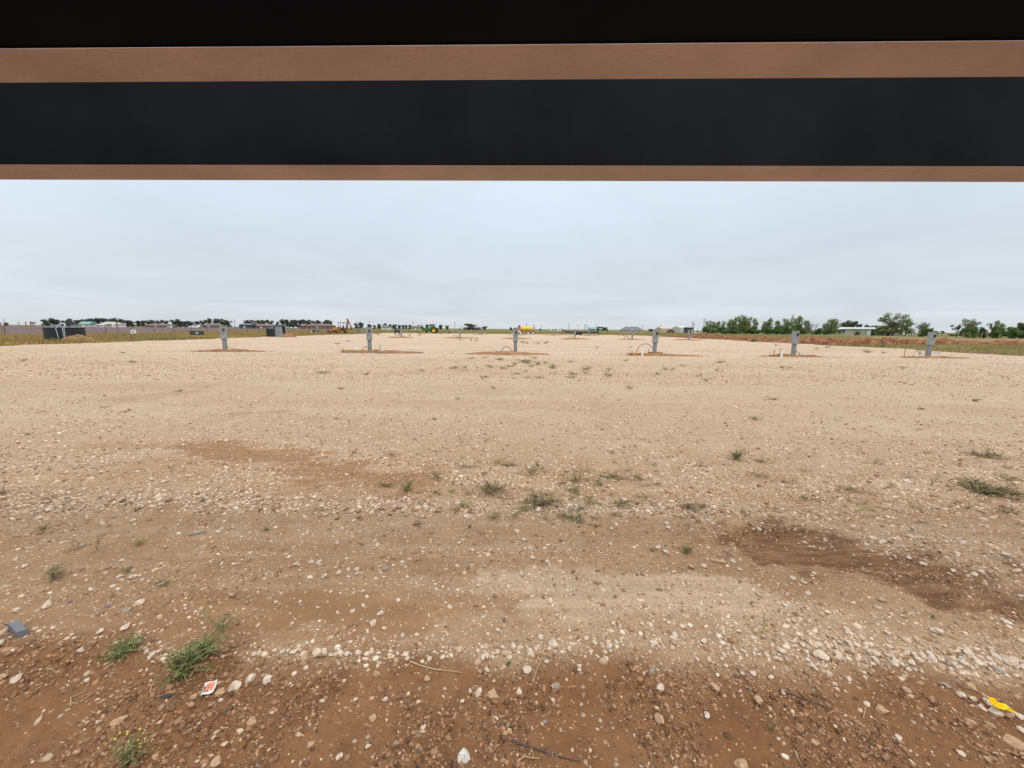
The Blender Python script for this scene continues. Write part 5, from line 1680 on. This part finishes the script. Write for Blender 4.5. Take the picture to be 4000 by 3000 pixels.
Z3 = "250,425,60 355,495,95 165,560,80 130,712,85 60,895,65 300,635,45 580,675,50 375,855,80,grey 715,470,45 840,505,60 835,465,45 1225,485,75 1405,410,70 1660,460,60 1700,612,55 1850,670,45 1605,610,45 1280,870,90 1685,1100,65 1265,1135,110,tan 2000,540,45 2100,530,40 285,1155,45,grey 1980,1525,110,tan 2090,430,50 815,615,50 1760,860,100,tan 2130,950,100,tan 220,510,50 70,520,60 490,530,45 600,540,55,tan 680,550,45 740,590,40 805,550,40 850,540,40 905,470,35 960,490,35 1030,478,40 1245,520,40 1390,515,45 1830,575,45 1920,520,35 1810,610,45 1940,555,45 2025,575,40 2095,565,40 2135,575,40 1975,605,40 2200,580,45 1990,740,40 2075,735,60 1255,1040,40 1055,1270,35 355,965,45"
Z4 = "155,150,50 295,490,60 120,545,75 415,495,65 430,575,90 490,605,80 330,550,45 345,625,55 385,680,70 435,660,45 610,590,90 700,480,75 915,565,90 930,625,55 1115,515,65,tan 1095,655,85 1240,640,70 1070,590,60 1300,620,70 1420,620,80 1490,690,90,tan 1700,655,70 1640,685,60 1730,565,90 1820,650,80 1905,655,60 1980,610,90 2090,650,100 2190,680,60 1205,885,80,tan 1665,925,80 1900,990,70 1970,1090,100 2050,1075,140,tan 525,735,55 700,785,55 975,1050,90,tan 1125,1295,65 395,1340,75,tan 665,1305,45 1665,1430,60 2190,1230,70 1750,860,90,tan 1445,375,90 1035,390,60 685,380,60 2050,290,70 1930,530,50 130,890,55 2190,70,50 65,605,50 20,770,50 490,670,45 575,605,50 1160,655,45 1200,560,50 1260,575,55 1340,580,50 1390,560,50 1350,600,50 1465,590,45 1500,620,45 1560,650,50,grey 1580,700,45 1600,610,50 1610,660,45 1680,610,50 1760,690,50 1790,610,55 1860,660,50 1910,610,45 1950,650,50 2040,620,60 2130,620,60 2140,670,55 2200,640,50 1265,700,40 1210,705,50 1325,720,45 910,655,45 1770,960,60 1840,1020,50 1860,920,45,tan 1320,820,50,tan 1740,1160,70,tan 1910,1180,70,tan 2170,1110,70 2140,760,50 1890,1475,50,tan"
Z5 = "890,990,50 1890,1065,50 705,1180,60 1050,1310,50 550,1155,55 1020,520,35 135,1300,50 215,1360,65 1145,1455,70 1035,1450,60 980,1530,50 160,1215,45 1915,1340,40 340,945,60 1150,965,50 1190,540,40 880,545,40 1320,610,40 1420,630,50 1500,550,40,grey 1690,885,45 1215,905,35"
Z6 = "700,1160,50 355,1345,60 480,1320,55 545,1325,60 690,1370,40 800,1390,50 715,1415,60 590,1450,60 870,1385,50 875,1425,50 800,1450,45 1755,1155,45 1870,1215,50 1735,1360,50 1865,1345,40 1920,1525,50 420,930,45 600,915,45 350,775,60 1920,1245,40 1260,1225,30 1115,1385,55,grey 565,650,35 785,565,35 690,485,35"
Z7 = "225,875,60 1340,990,50 1350,1030,60 860,1035,50 1260,1195,55 1760,1108,50 1335,1240,60 305,1320,60 1695,965,50 855,1165,40 100,1130,50 175,1280,50 1910,1320,50 80,1430,70 1655,1360,60 1970,1390,50 340,1450,40 2130,1040,45"
Z8 = "910,1125,70 985,1145,60 1345,1345,70 1835,1410,65 1780,1430,70 1600,1400,60 2060,1270,80 490,1130,40 395,1425,50 215,1465,60 360,1190,40 1170,1190,45 1455,850,45 1865,960,60 1210,635,70 1210,1290,55 305,1500,45 1095,1275,40 1300,1110,60 1680,1160,55 1540,1150,50 1245,1115,50 1800,1160,50"
for zi, (ox, oy, txt) in enumerate([(0, 2300, Z1), (1000, 2300, Z2), (2000, 2300, Z3), (3000, 2300, Z4), (0, 1600, Z5), (1000, 1600, Z6), (2000, 1600, Z7), (3000, 1600, Z8)]):
    for px, py, w, kind in zoomed(ox, oy, txt):
        edge = 2545 + (0 if px < 3000 else (px - 3000) * 0.06)
        if kind == 'tan':
            lab, grp = TANS if py > edge - 30 else ('tan clay coloured lump among the gravel', 'tan lumps among the gravel')
        elif kind == 'grey':
            lab, grp = ('dull grey stone among the paler ones', 'dull grey stones')
        elif zi >= 4:
            lab, grp = DARK if (zi == 7 and py > 2080) else GRAV
        elif px > 3080 and edge - 110 < py < edge + 75:
            lab, grp = PILE
        elif abs(py - edge) < 40:
            lab, grp = ROW
        elif py > edge:
            lab, grp = SOIL
        else:
            lab, grp = GRAV
        stone(px, py, w * (1.0 if zi < 4 else 0.9), kind, lab, grp)
stone(1811, 2958, 54, 'pit', 'white pitted stone near the bottom edge left of the black stick', None)
stone(459, 2820, 52, 'tan', 'long flat tan stone on the soil below the orange packet', None, 0.5)
stone(3965, 2905, 80, 'tan', 'long tan slab of stone at the lower right corner', None, 0.4)
stone(3697, 2677, 36, 'grey', 'small bluish slate chip on the soil left of the yellow scrap', None, 0.5)

# ------------------------------------------------------------------ litter
t = thing('foam_block', 'grey chunk of hard foam with a chipped corner lying at the left edge', 'block', on(72, 2488), R(30))
s = mpp(on(72, 2480))
gb = mat('grey_foam', (0.155, 0.165, 0.18), 0.85, 0.15, 60, bump=0.5, bscale=200)
A_, B_, C_ = (gp(*q_, 0.028) for q_ in ((34, 2456), (66, 2493), (79, 2444)))
t.rotation_euler = (0, 0, 0)
t.location = (B_.x, B_.y, gz(B_.x, B_.y))
u_, v_ = C_ - A_, A_ - B_
h_ = 0.030


def corner(f, g_, z_):
    w_ = u_ * f + v_ * g_
    return (w_.x, w_.y, z_)


out = [(0, 0), (1, 0), (1, 0.55), (0.93, 0.58), (0.93, 0.72), (1, 0.75), (1, 1), (0, 1), (0, 0.55), (0.06, 0.5), (0.0, 0.45)]
n_ = len(out)
MB().add([corner(f, g_, -0.004) for f, g_ in out] + [corner(f, g_, h_) for f, g_ in out],
         [tuple(range(n_))[::-1], tuple(range(n_, 2 * n_))] + [(k, (k + 1) % n_, n_ + (k + 1) % n_, n_ + k) for k in range(n_)]).build('block', gb, t, bevel=0.0015)
MB().bar(corner(0.1, 0.98, 0.012), corner(-0.3, 1.25, 0.02), 0.004).build('wire', mat('rusty_rebar', (0.1, 0.05, 0.03)), t)

t = thing('packet', 'small white packet with an orange square print lying right of the grass clump', 'packet', on(819, 2690) + Vector((0, 0, 0.003)), R(14))
s = mpp(on(819, 2690)) * 0.86
t.rotation_euler = (R(20), R(-6), R(14))
pwh = mat('packet_white', (0.60, 0.56, 0.52), 0.6, 0.2, 30)
por = mat('packet_orange', (0.62, 0.19, 0.10), 0.55, 0.08, 60)
pdk = mat('packet_line', (0.25, 0.10, 0.09), 0.5, 0.1)
m = MB()
gN = 9
vs = [((i_ / (gN - 1) - 0.5) * 52 * s, (j_ / (gN - 1) - 0.5) * 52 * s, 0.004 * math.sin(i_ * 0.9) * math.cos(j_ * 0.7) + (0.004 if (i_ in (0, gN - 1) or j_ in (0, gN - 1)) else 0)) for j_ in range(gN) for i_ in range(gN)]
fs = [(j_ * gN + i_, j_ * gN + i_ + 1, (j_ + 1) * gN + i_ + 1, (j_ + 1) * gN + i_) for j_ in range(gN - 1) for i_ in range(gN - 1)]
m.add(vs, fs)
o = m.build('wrapper', pwh, t, smooth=True)
md = o.modifiers.new('thickness', 'SOLIDIFY')
md.thickness = 0.0015
MB().box((2 * s, 3 * s, 0.0075), (30 * s, 30 * s, 0.001)).build('print', por, t)
m = MB()
for k in range(3):
    m.box((-19 * s, (-12 + 10 * k) * s, 0.0078), (4 * s, 7 * s, 0.001))
m.box((-4 * s, 4 * s, 0.0086), (9 * s, 2 * s, 0.001)).box((2 * s, -2 * s, 0.0086), (12 * s, 2 * s, 0.001))
m.build('print_mark', pdk, t)

p = on(640, 2728)
s = mpp(p)
o = MB().prism([(-32 * s, 0), (-10 * s, 4 * s), (26 * s, 10 * s), (32 * s, 15 * s), (18 * s, 13 * s), (-20 * s, 8 * s), (-34 * s, 5 * s)], -6 * s, 6 * s).build('plastic_shard', mat('black_plastic', (0.02, 0.02, 0.024), 0.4, 0.1), loc=p, bevel=0.001)
o.rotation_euler = (0.3, 0, 0.25)
tag(o, 'flat black plastic shard under the grass clump at the lower left', 'shard')

p = on(3915, 2752)
s = mpp(p)
top_ = [(3861, 2722), (3886, 2727), (3900, 2743), (3930, 2750), (3941, 2764), (3968, 2780)]
bot_ = [(3867, 2740), (3880, 2756), (3899, 2766), (3926, 2773), (3938, 2776), (3966, 2785)]
zs_ = [0.052, 0.036, 0.056, 0.040, 0.048, 0.034]
P_ = [gp(*q_, z_) - p for q_, z_ in zip(top_, zs_)] + [gp(*q_, z_ * 0.7 + 0.008) - p for q_, z_ in zip(bot_, zs_[::-1])]
m = MB().add(P_, [(k, k + 1, k + 7, k + 6) for k in range(5)])
o = m.build('plastic_scrap', mat('yellow_plastic', (0.80, 0.55, 0.01), 0.4, 0.12, 40), smooth=False, loc=p)
md = o.modifiers.new('thickness', 'SOLIDIFY')
md.thickness = 0.002
tag(o, 'crumpled bright yellow plastic scrap lying on stones at the lower right', 'plastic scrap')

p = on(2805, 2198)
s = mpp(p)
o = MB().bar((-22 * s, 10 * s, 0.008), (22 * s, -8 * s, 0.012), 0.022, 0.014).build('wood_piece', mat('pale_wood', (0.40, 0.25, 0.13), 0.8, 0.2, 30), bevel=0.001, loc=p)
tag(o, 'small splinter of brown wood lying on the gravel left of the dark damp patch', 'wood')
p = on(770, 2087)
s = mpp(p)
o = MB().bar((-24 * s, -10 * s, 0.006), (24 * s, 12 * s, 0.010), 0.020, 0.014).build('wood_piece', mat('grey_wood', (0.27, 0.23, 0.19), 0.85, 0.2, 30), bevel=0.001, loc=p)
tag(o, 'grey weathered wood sliver on the left gravel', 'wood')
for px, py, lab in [(274, 2353, 'left one of two purple flower scraps on the left gravel'), (422, 2370, 'right one of two purple flower scraps on the left gravel'), (2838, 2163, 'tiny violet scrap at the left end of the dark damp patch')]:
    p = on(px, py)
    s = mpp(p)
    m = MB()
    for k in range(9):
        c_ = Vector((random.uniform(-7, 7) * s, random.uniform(-5, 5) * s, random.uniform(1, 5) * s))
        d_ = Vector((random.uniform(-1, 1), random.uniform(-1, 1), random.uniform(0, 1))).normalized() * 3.5 * s
        e_ = d_.cross(Vector((0.3, 0.2, 1))).normalized() * 3 * s
        m.add([c_ - d_, c_ + e_, c_ + d_, c_ - e_], [(0, 1, 2, 3)])
    o = m.build('flower', mat('violet_petal', (0.16, 0.09, 0.30), 0.7, 0.2, 60), loc=p)
    tag(o, lab, 'flower', 'purple flower scraps')

# sticks and straws
st_dark = mat('dark_stick', (0.075, 0.052, 0.042), 0.85, 0.3, 30, bump=0.3, bscale=120)
st_tan = mat('straw', (0.38, 0.27, 0.15), 0.8, 0.2, 40)
st_olive = mat('olive_stem', (0.27, 0.235, 0.085), 0.8, 0.2, 40)


def stick(pts, r0, m_, lab, lift=(0.0,), cat='stick', group=None, name='stick', sides=()):
    P = []
    for k, (px, py) in enumerate(pts):
        p = on(px, py)
        P.append(p + Vector((0, 0, 0.004)))
    org = P[0].copy()
    n_ = len(P)
    mb_ = MB()
    mb_.tube([p - org for p in P], [r0 * 0.72 * (1 - 0.55 * k / (n_ - 1)) for k in range(n_)], 7)
    for sd in sides:
        Q = [on(*q_) + Vector((0, 0, 0.004)) - org for q_ in sd]
        mb_.tube(Q, [r0 * 0.6 * (1 - 0.5 * k / (len(Q) - 1)) for k in range(len(Q))], 6)
    o = mb_.build(name, m_, smooth=True, loc=org)
    return tag(o, lab, cat, group)


stick([(1995, 2895), (2060, 2918), (2130, 2940), (2200, 2962), (2268, 2978)], 0.0062, st_dark, 'long black stick lying at the bottom edge')
stick([(2132, 2496), (2122, 2545), (2110, 2585), (2092, 2635), (2075, 2682)], 0.0048, st_tan, 'straight pale straw stalk lying across the stone row', name='straw', cat='straw')
stick([(1600, 2586), (1650, 2605), (1700, 2618), (1760, 2624), (1805, 2630)], 0.005, st_tan, 'thin pale root lying on the soil below the stone row', name='straw', cat='straw')
stick([(2018, 2978), (2050, 2958), (2075, 2964), (2108, 2966)], 0.0036, st_tan, 'forked pale twig below the long black stick', sides=[[(2050, 2958), (2056, 2945)], [(2080, 2964), (2084, 2945)]], cat='twig', name='twig')
stick([(3048, 2697), (3110, 2722), (3160, 2738), (3215, 2762), (3245, 2775)], 0.0045, st_dark, 'thin dark root lying on the soil at the right', cat='twig', name='twig')
stick([(2950, 2475), (2975, 2466), (2988, 2440), (2988, 2395)], 0.008, st_olive, 'green yellow bent stem with a leaf blade beside the lower right stones', cat='stem', name='stem', sides=[[(2978, 2462), (2984, 2478)]])
stick([(3105, 2935), (3118, 2968), (3135, 2998)], 0.004, st_tan, 'short straw at the bottom edge of the right soil', name='straw', cat='straw')
stick([(3372, 2808), (3380, 2770), (3386, 2752)], 0.003, st_tan, 'short upright straw on the right soil by a flat tan lump', name='straw', cat='straw')
stick([(276, 2760), (278, 2728), (330, 2706), (345, 2672)], 0.004, st_tan, 'curled dry root on the soil at the lower left', name='straw', cat='straw', sides=[[(315, 2745), (345, 2725), (355, 2708)]])
stick([(588, 2708), (590, 2690), (605, 2655), (628, 2635)], 0.004, st_tan, 'bent pale straw left of the grass clump', name='straw', cat='straw')
stick([(180, 2612), (205, 2618), (225, 2632)], 0.004, st_olive, 'small green bent stem on the soil at the left', name='stem', cat='stem')
stick([(1498, 2577), (1540, 2574)], 0.007, mat('pale_wood', (0.40, 0.25, 0.13)), 'short brown stick piece lying under the stone row')
stick([(1230, 2573), (1275, 2565)], 0.006, st_dark, 'short dark stick piece at the left half of the stone row')
stick([(1302, 2524), (1322, 2506), (1355, 2492)], 0.0035, st_tan, 'curved straw just above the left half of the stone row', name='straw', cat='straw')
stick([(1098, 2405), (1098, 2385), (1112, 2365)], 0.0035, st_tan, 'small curved straw on the smooth brown track at the left', name='straw', cat='straw')
stick([(3565, 2488), (3580, 2510), (3600, 2525)], 0.0035, st_tan, 'short curved straw above the lower right drift', name='straw', cat='straw')
stick([(470, 2368), (530, 2354), (580, 2360)], 0.004, st_tan, 'long thin straw right of the purple scraps', name='straw', cat='straw')
stick([(1362, 2335), (1376, 2322), (1386, 2307)], 0.004, st_tan, 'stubby straw on the middle gravel track', name='straw', cat='straw')
stick([(1790, 2165), (1815, 2168), (1838, 2165)], 0.007, st_tan, 'thick bent straw on the gravel left of the middle', name='straw', cat='straw')
stick([(890, 2176), (925, 2174)], 0.006, st_tan, 'short straight straw on the left gravel track', name='straw', cat='straw')

# ------------------------------------------------------------------ weeds
wg = {'green': vcmat('weed_green', 'tint', 0.7, 0, sub=0.2, spec=0.2)}
WCOL = {'green': ((0.165, 0.165, 0.075), (0.275, 0.25, 0.12)), 'grass': ((0.10, 0.145, 0.045), (0.27, 0.275, 0.12)), 'dark': ((0.17, 0.145, 0.08), (0.30, 0.25, 0.14)), 'olive': ((0.21, 0.185, 0.08), (0.34, 0.285, 0.14)), 'dry': ((0.33, 0.23, 0.125), (0.46, 0.34, 0.20))}


def weed_mesh(w, h, nst, nlf, col, seed, flat=0.4, blade=False, lean=0.0):
    """stems fanning from a root with narrow leaves; returns arrays (metres)"""
    r = np.random.default_rng(seed)
    V, Fc, CL = [], [], []
    c0, c1 = np.array(WCOL[col][0]), np.array(WCOL[col][1])

    def ribbon(pts, w0, c):
        n_ = len(pts)
        d = pts[-1] - pts[0]
        sd = np.cross(d, r.normal(size=3))
        sd /= np.linalg.norm(sd) + 1e-9
        b_ = len(V)
        for k in range(n_):
            ww__ = w0 * (1 - 0.9 * k / (n_ - 1)) if k else w0 * 0.7
            V.append(pts[k] - sd * ww__)
            V.append(pts[k] + sd * ww__)
            CL.extend([c, c])
        for k in range(n_ - 1):
            Fc.append((b_ + 2 * k, b_ + 2 * k + 1, b_ + 2 * k + 3, b_ + 2 * k + 2))
    for s_ in range(nst):
        a = r.uniform(0, 6.283)
        rad = w * 0.5 * r.uniform(0.35, 1.0)
        ex = np.array([math.cos(a) * rad + lean * w * 0.4, math.sin(a) * rad * 0.8, h * r.uniform(0.2, 1.0) * (1 - flat * rad / (w * 0.5))])
        mid = ex * np.array([0.45, 0.45, 0.75]) + r.normal(size=3) * w * 0.03
        st_ = np.array([r.normal() * w * 0.05, r.normal() * w * 0.05, 0.0])
        c = (c0 + (c1 - c0) * r.uniform()) * r.uniform(0.8, 1.2)
        pts = [st_, (st_ + mid) / 2 + np.array([0, 0, h * 0.05]), mid, (mid + ex) / 2 + np.array([0, 0, h * 0.06]), ex]
        ribbon(pts, (0.0022 if not blade else 0.0042) * max(1.0, w / 0.22), c * (0.9 if not blade else 1))
        for l_ in range(nlf):
            f = r.uniform(0.2, 1.0)
            k = min(3, int(f * 4))
            p = pts[k] + (pts[k + 1] - pts[k]) * (f * 4 - k)
            d = r.normal(size=3)
            d[2] = abs(d[2]) * 0.6
            d = d / np.linalg.norm(d) * w * r.uniform(0.05, 0.13)
            ribbon([p, p + d * 0.5, p + d], 0.10 * np.linalg.norm(d) + 0.001, (c0 + (c1 - c0) * r.uniform()) * r.uniform(0.75, 1.3))
    V = np.array(V)
    V[:, 2] = np.maximum(V[:, 2], 0.0) + 0.004
    return V, np.array(Fc), np.array(CL)


WN = [0]


def weed(px, py, wpx, hpx, col, lab, group=None, nst=16, nlf=7, flat=0.4, blade=False, lean=0.0, name='weed', cat='weed', dead=0):
    if col == 'dark':
        nst, hpx = int(nst * 0.75), hpx * 0.7
    WN[0] += 1
    if col == 'green' and cat == 'weed':
        hpx *= 0.78
    p = on(px, py)
    s = mpp(p)
    V, Fc, CL = weed_mesh(wpx * s, hpx * s * 1.1, nst, nlf, col, 900 + WN[0], flat, blade, lean)
    if not dead:
        o = npmesh(name, V, Fc, wg['green'], {'tint': CL})
        o.location = p
        return tag(o, lab, cat, group)
    t = thing(name, lab, cat, p, 0, group)
    npmesh('foliage', V, Fc, wg['green'], {'tint': CL}, t)
    V, Fc, CL = weed_mesh(wpx * s * 1.15, hpx * s * 0.9, dead, 1, 'dry', 1900 + WN[0], flat, False, lean)
    npmesh('dry_stem', V, Fc, wg['green'], {'tint': CL}, t)
    return t


# named ones
weed(715, 2640, 250, 150, 'grass', 'big clump of fallen green grass left of the orange packet', None, 60, 4, 0.55, True, 0.25, 'grass_clump', 'grass clump', 12)
weed(800, 2545, 210, 70, 'grass', 'green grass blades lying up to the right behind the big grass clump', None, 36, 4, 0.5, True, 0.4, 'grass_clump', 'grass clump')
weed(470, 2560, 200, 60, 'grass', 'low green weed clump left of the big grass clump', None, 34, 8, 0.4, True, 0.0, 'weed', 'weed', 5)
weed(500, 2985, 170, 120, 'green', 'yellow flowered green weed at the bottom edge on the left', None, 34, 12, 0.3, False, 0.0, 'flowering_weed', 'weed', 0)
p = on(520, 2925)
s = mpp(p)
m = MB()
for k in range(14):
    c_ = Vector((random.uniform(-50, 50) * s, random.uniform(-20, 30) * s, random.uniform(20, 75) * s))
    m.lathe([(0, -0.003), (0.004, 0), (0, 0.003)], c_, 6)
o = m.build('blossom', mat('yellow_petal', (0.70, 0.55, 0.04), 0.6, 0.1))
o.parent = bpy.data.objects['flowering_weed']
o.location = p - bpy.data.objects['flowering_weed'].location
weed(860, 2470, 150, 95, 'grass', 'thin upright green sprigs behind the fallen grass', None, 12, 6, 0.1, False, 0.2)
weed(3340, 2000, 90, 130, 'olive', 'forked pale stalk standing on the gravel at the right', None, 3, 2, 0.0, False, 0.5, 'forked_stalk', 'stalk')
stick([(3340, 2000), (3375, 1985), (3420, 1978), (3490, 1996), (3560, 2010)], 0.009, st_olive, 'long bent olive stalk lying right from the forked pale stalk', name='stalk', cat='stalk')
weed(3836, 1925, 300, 45, 'dark', 'widest flattened dark green weed near the right edge', None, 46, 9, 0.5, False, 0.2, 'weed', 'weed', 10)
weed(3840, 1785, 180, 16, 'dark', 'thin dark streak of flattened weed above the widest flattened one', None, 26, 8, 0.6, False, 0.3)
weed(2875, 1795, 100, 58, 'green', 'upright green tuft standing alone on the pale gravel right of the middle', None, 34, 9, 0.25, False, 0.0, 'weed', 'weed', 8)
weed(2960, 1805, 110, 14, 'olive', 'flat trailing runners right of the lone upright green tuft', None, 14, 5, 0.7, False, 0.5)
weed(215, 2258, 120, 75, 'dark', 'round grey green weed tuft at the left', None, 32, 11, 0.25, False, 0.2, 'weed', 'weed', 6)
weed(380, 2150, 170, 150, 'dry', 'tall dry branching stalks leaning right at the left', None, 9, 6, 0.2, False, 0.5, 'dry_stalk', 'stalk')
weed(300, 2145, 110, 50, 'dry', 'low dry tangle at the foot of the tall dry stalks', None, 14, 6, 0.4)
weed(2108, 1970, 220, 45, 'dark', 'long dark flattened weed mat in the middle of the gravel', None, 46, 9, 0.5, False, 0.2, 'weed', 'weed', 8)
weed(1920, 1915, 190, 50, 'dark', 'dark twiggy brush left of the dark flattened weed mat', None, 40, 7, 0.4, False, 0.0, 'weed', 'weed', 10)
weed(1590, 1918, 100, 60, 'green', 'green weed at the right end of the bare brown scrape', None, 26, 9, 0.3, False, 0.0, 'weed', 'weed', 5)
weed(2097, 1822, 44, 34, 'dark', 'small dark upright weed in the middle of the gravel', None, 16, 10, 0.2)
weed(1533, 1782, 50, 26, 'dark', 'right one of two small dark weeds above the brown scrape', None, 16, 10, 0.3)
weed(1488, 1796, 26, 24, 'dark', 'left one of two small dark weeds above the brown scrape', None, 14, 10, 0.3)
weed(2253, 1885, 130, 75, 'olive', 'tall olive stems fanning out right of the middle', None, 12, 4, 0.1, False, 0.2, 'weed', 'weed', 6)
weed(2680, 2158, 90, 36, 'green', 'small flattened green weed left of the dark damp patch', None, 26, 9, 0.4)
weed(2700, 1988, 150, 26, 'dark', 'dark flattened brush above the left end of the dark damp patch', None, 30, 6, 0.5, False, 0.2)
weed(2420, 1975, 130, 34, 'dark', 'dark low brush between the long weed mat and the damp patch', None, 26, 7, 0.5)
weed(3640, 2416, 60, 40, 'green', 'tiny green sprout above the lower right drift', None, 8, 5, 0.2)
weed(3015, 2850, 60, 50, 'green', 'small dark green sprout on the soil right of the middle', None, 12, 8, 0.2)
weed(1985, 2600, 36, 30, 'grass', 'small green grass sprout in the stone row at the middle', None, 10, 3, 0.2, True)
weed(10, 1932, 60, 36, 'dark', 'dark green weed at the left edge', None, 20, 9, 0.3)

# small ones that nothing tells apart
SG = [(398, 1945, 40, 16), (500, 1975, 60, 12), (790, 1962, 50, 20), (172, 2068, 60, 22), (545, 2128, 70, 30), (625, 2280, 50, 24), (497, 2232, 60, 20), (1312, 1638, 26, 12), (1700, 1766, 20, 10), (1633, 2052, 60, 16), (1836, 2060, 36, 18), (1041, 2072, 36, 20), (1931, 2024, 80, 24),
      (2253, 1930, 60, 20), (2262, 1995, 90, 26), (2393, 1770, 40, 14), (3307, 1915, 90, 16), (3940, 2006, 110, 16), (3940, 1873, 110, 14), (2240, 2028, 150, 18), (2330, 2060, 50, 20), (1700, 1640, 20, 10), (640, 2290, 60, 18), (110, 1700, 30, 12)]
for px, py, w, h in SG:
    weed(px, py, w * 1.15, h * 0.8, random.choice(('green', 'dark', 'olive')), 'small green weed sprig pressed onto the near gravel', 'small green weeds on the near gravel', 14, 8, 0.4)
SD = [(1258, 1737, 60, 30), (1389, 1772, 60, 24), (1705, 1868, 70, 30), (1770, 1895, 90, 50), (1868, 1808, 60, 26), (2113, 1836, 80, 12), (2344, 1893, 130, 22), (2390, 1863, 50, 10), (2524, 1900, 110, 20), (2560, 1822, 60, 12), (2570, 1897, 60, 12), (2131, 2030, 70, 40), (2963, 1866, 100, 40), (3100, 1892, 90, 40), (3750, 1820, 50, 40),
      (3782, 1988, 60, 36), (3650, 1880, 60, 60), (3640, 1900, 50, 50), (1240, 1910, 50, 20), (2300, 1845, 70, 40), (2480, 1860, 70, 16), (3330, 1880, 50, 16), (340, 2325, 80, 50), (440, 2335, 60, 40), (2690, 2070, 40, 40), (3480, 1900, 60, 20), (1800, 1740, 50, 26), (1900, 1730, 40, 30)]
for px, py, w, h in SD:
    weed(px, py, w * 1.1, h * 1.2, random.choice(('dry', 'olive', 'olive')), 'withered straw coloured weed stems on the near gravel', 'withered weed stems on the near gravel', 9, 3, 0.3)
MG = [(1268, 1458, 70, 12), (1428, 1464, 40, 14), (2043, 1416, 70, 16), (2242, 1464, 60, 14), (2290, 1460, 40, 16), (2377, 1450, 40, 22), (2379, 1470, 60, 14), (2459, 1518, 50, 14), (1925, 1518, 30, 18), (2757, 1490, 40, 16), (3019, 1562, 50, 12), (3806, 1568, 50, 16), (1781, 1440, 40, 12), (2100, 1425, 60, 12),
      (2010, 1425, 40, 14), (2130, 1420, 40, 12), (1700, 1640, 26, 12), (1790, 1560, 30, 10), (2600, 1445, 40, 10), (2800, 1450, 30, 12), (3055, 1438, 30, 14), (3530, 1440, 40, 10), (520, 1416, 50, 10), (90, 1410, 40, 10), (480, 1380, 30, 8), (2060, 1420, 80, 16), (2160, 1440, 60, 12), (1330, 1520, 40, 8), (700, 1530, 40, 10), (3600, 1600, 40, 10), (2950, 1640, 60, 14), (1960, 1440, 40, 12), (3390, 1378, 40, 12), (3450, 1380, 30, 8)]
for px, py, w, h in MG:
    weed(px, py, w * 1.2, h * 1.05, random.choice(('olive', 'green', 'olive')), 'little weed tuft on the open gravel short of the front row of pedestals', 'little weed tufts short of the front pedestals', 16, 7, 0.4)
FG = [(2040, 1340, 40, 14), (2060, 1342, 40, 12), (2100, 1345, 40, 10), (2130, 1342, 50, 10), (2010, 1332, 30, 8), (1840, 1332, 30, 14), (1860, 1336, 30, 12), (1800, 1330, 30, 8), (1560, 1311, 40, 6), (1600, 1312, 30, 8), (1640, 1310, 40, 6), (1480, 1310, 40, 6), (1720, 1305, 40, 5), (2330, 1362, 30, 10), (2460, 1360, 30, 8), (3030, 1352, 30, 12), (3190, 1365, 30, 8), (3230, 1358, 40, 6), (3380, 1376, 50, 8), (1360, 1335, 30, 6), (1320, 1345, 40, 6), (3590, 1388, 40, 20), (3660, 1388, 30, 16)]
for px, py, w, h in FG:
    weed(px, py, w * 1.2, h * 1.4, random.choice(('olive', 'green', 'olive')), 'tiny distant weed tuft on the gravel among and behind the pedestals', 'tiny distant weed tufts', 14, 5, 0.3)

# more of the drifted weed litter in the middle of the lot
gw = random.Random(41)
for k in range(60):
    px, py = gw.gauss(2250, 330), gw.uniform(1800, 2040)
    if px > 3000 or px < 1480:
        continue
    weed(px, py, gw.uniform(50, 150), gw.uniform(10, 26), gw.choice(('olive', 'dry', 'dark', 'olive')), 'withered straw coloured weed stems on the near gravel', 'withered weed stems on the near gravel', gw.randint(8, 18), 3, 0.5)
for k in range(34):
    px, py = gw.gauss(2150, 300), gw.uniform(1395, 1480)
    weed(px, py, gw.uniform(30, 80), gw.uniform(6, 15), gw.choice(('olive', 'green', 'dry')), 'little weed tuft on the open gravel short of the front row of pedestals', 'little weed tufts short of the front pedestals', 14, 5, 0.4)
for k in range(30):
    px, py = gw.uniform(100, 3950), gw.uniform(1480, 1800)
    weed(px, py, gw.uniform(20, 60), gw.uniform(6, 18), gw.choice(('olive', 'dry', 'dry')), 'little weed tuft on the open gravel short of the front row of pedestals', 'little weed tufts short of the front pedestals', 8, 3, 0.3)
for k in range(24):
    px, py = gw.uniform(3050, 3980), gw.uniform(1740, 2010)
    weed(px, py, gw.uniform(50, 130), gw.uniform(10, 30), gw.choice(('olive', 'dry', 'olive')), 'withered straw coloured weed stems on the near gravel', 'withered weed stems on the near gravel', 8, 3, 0.5)
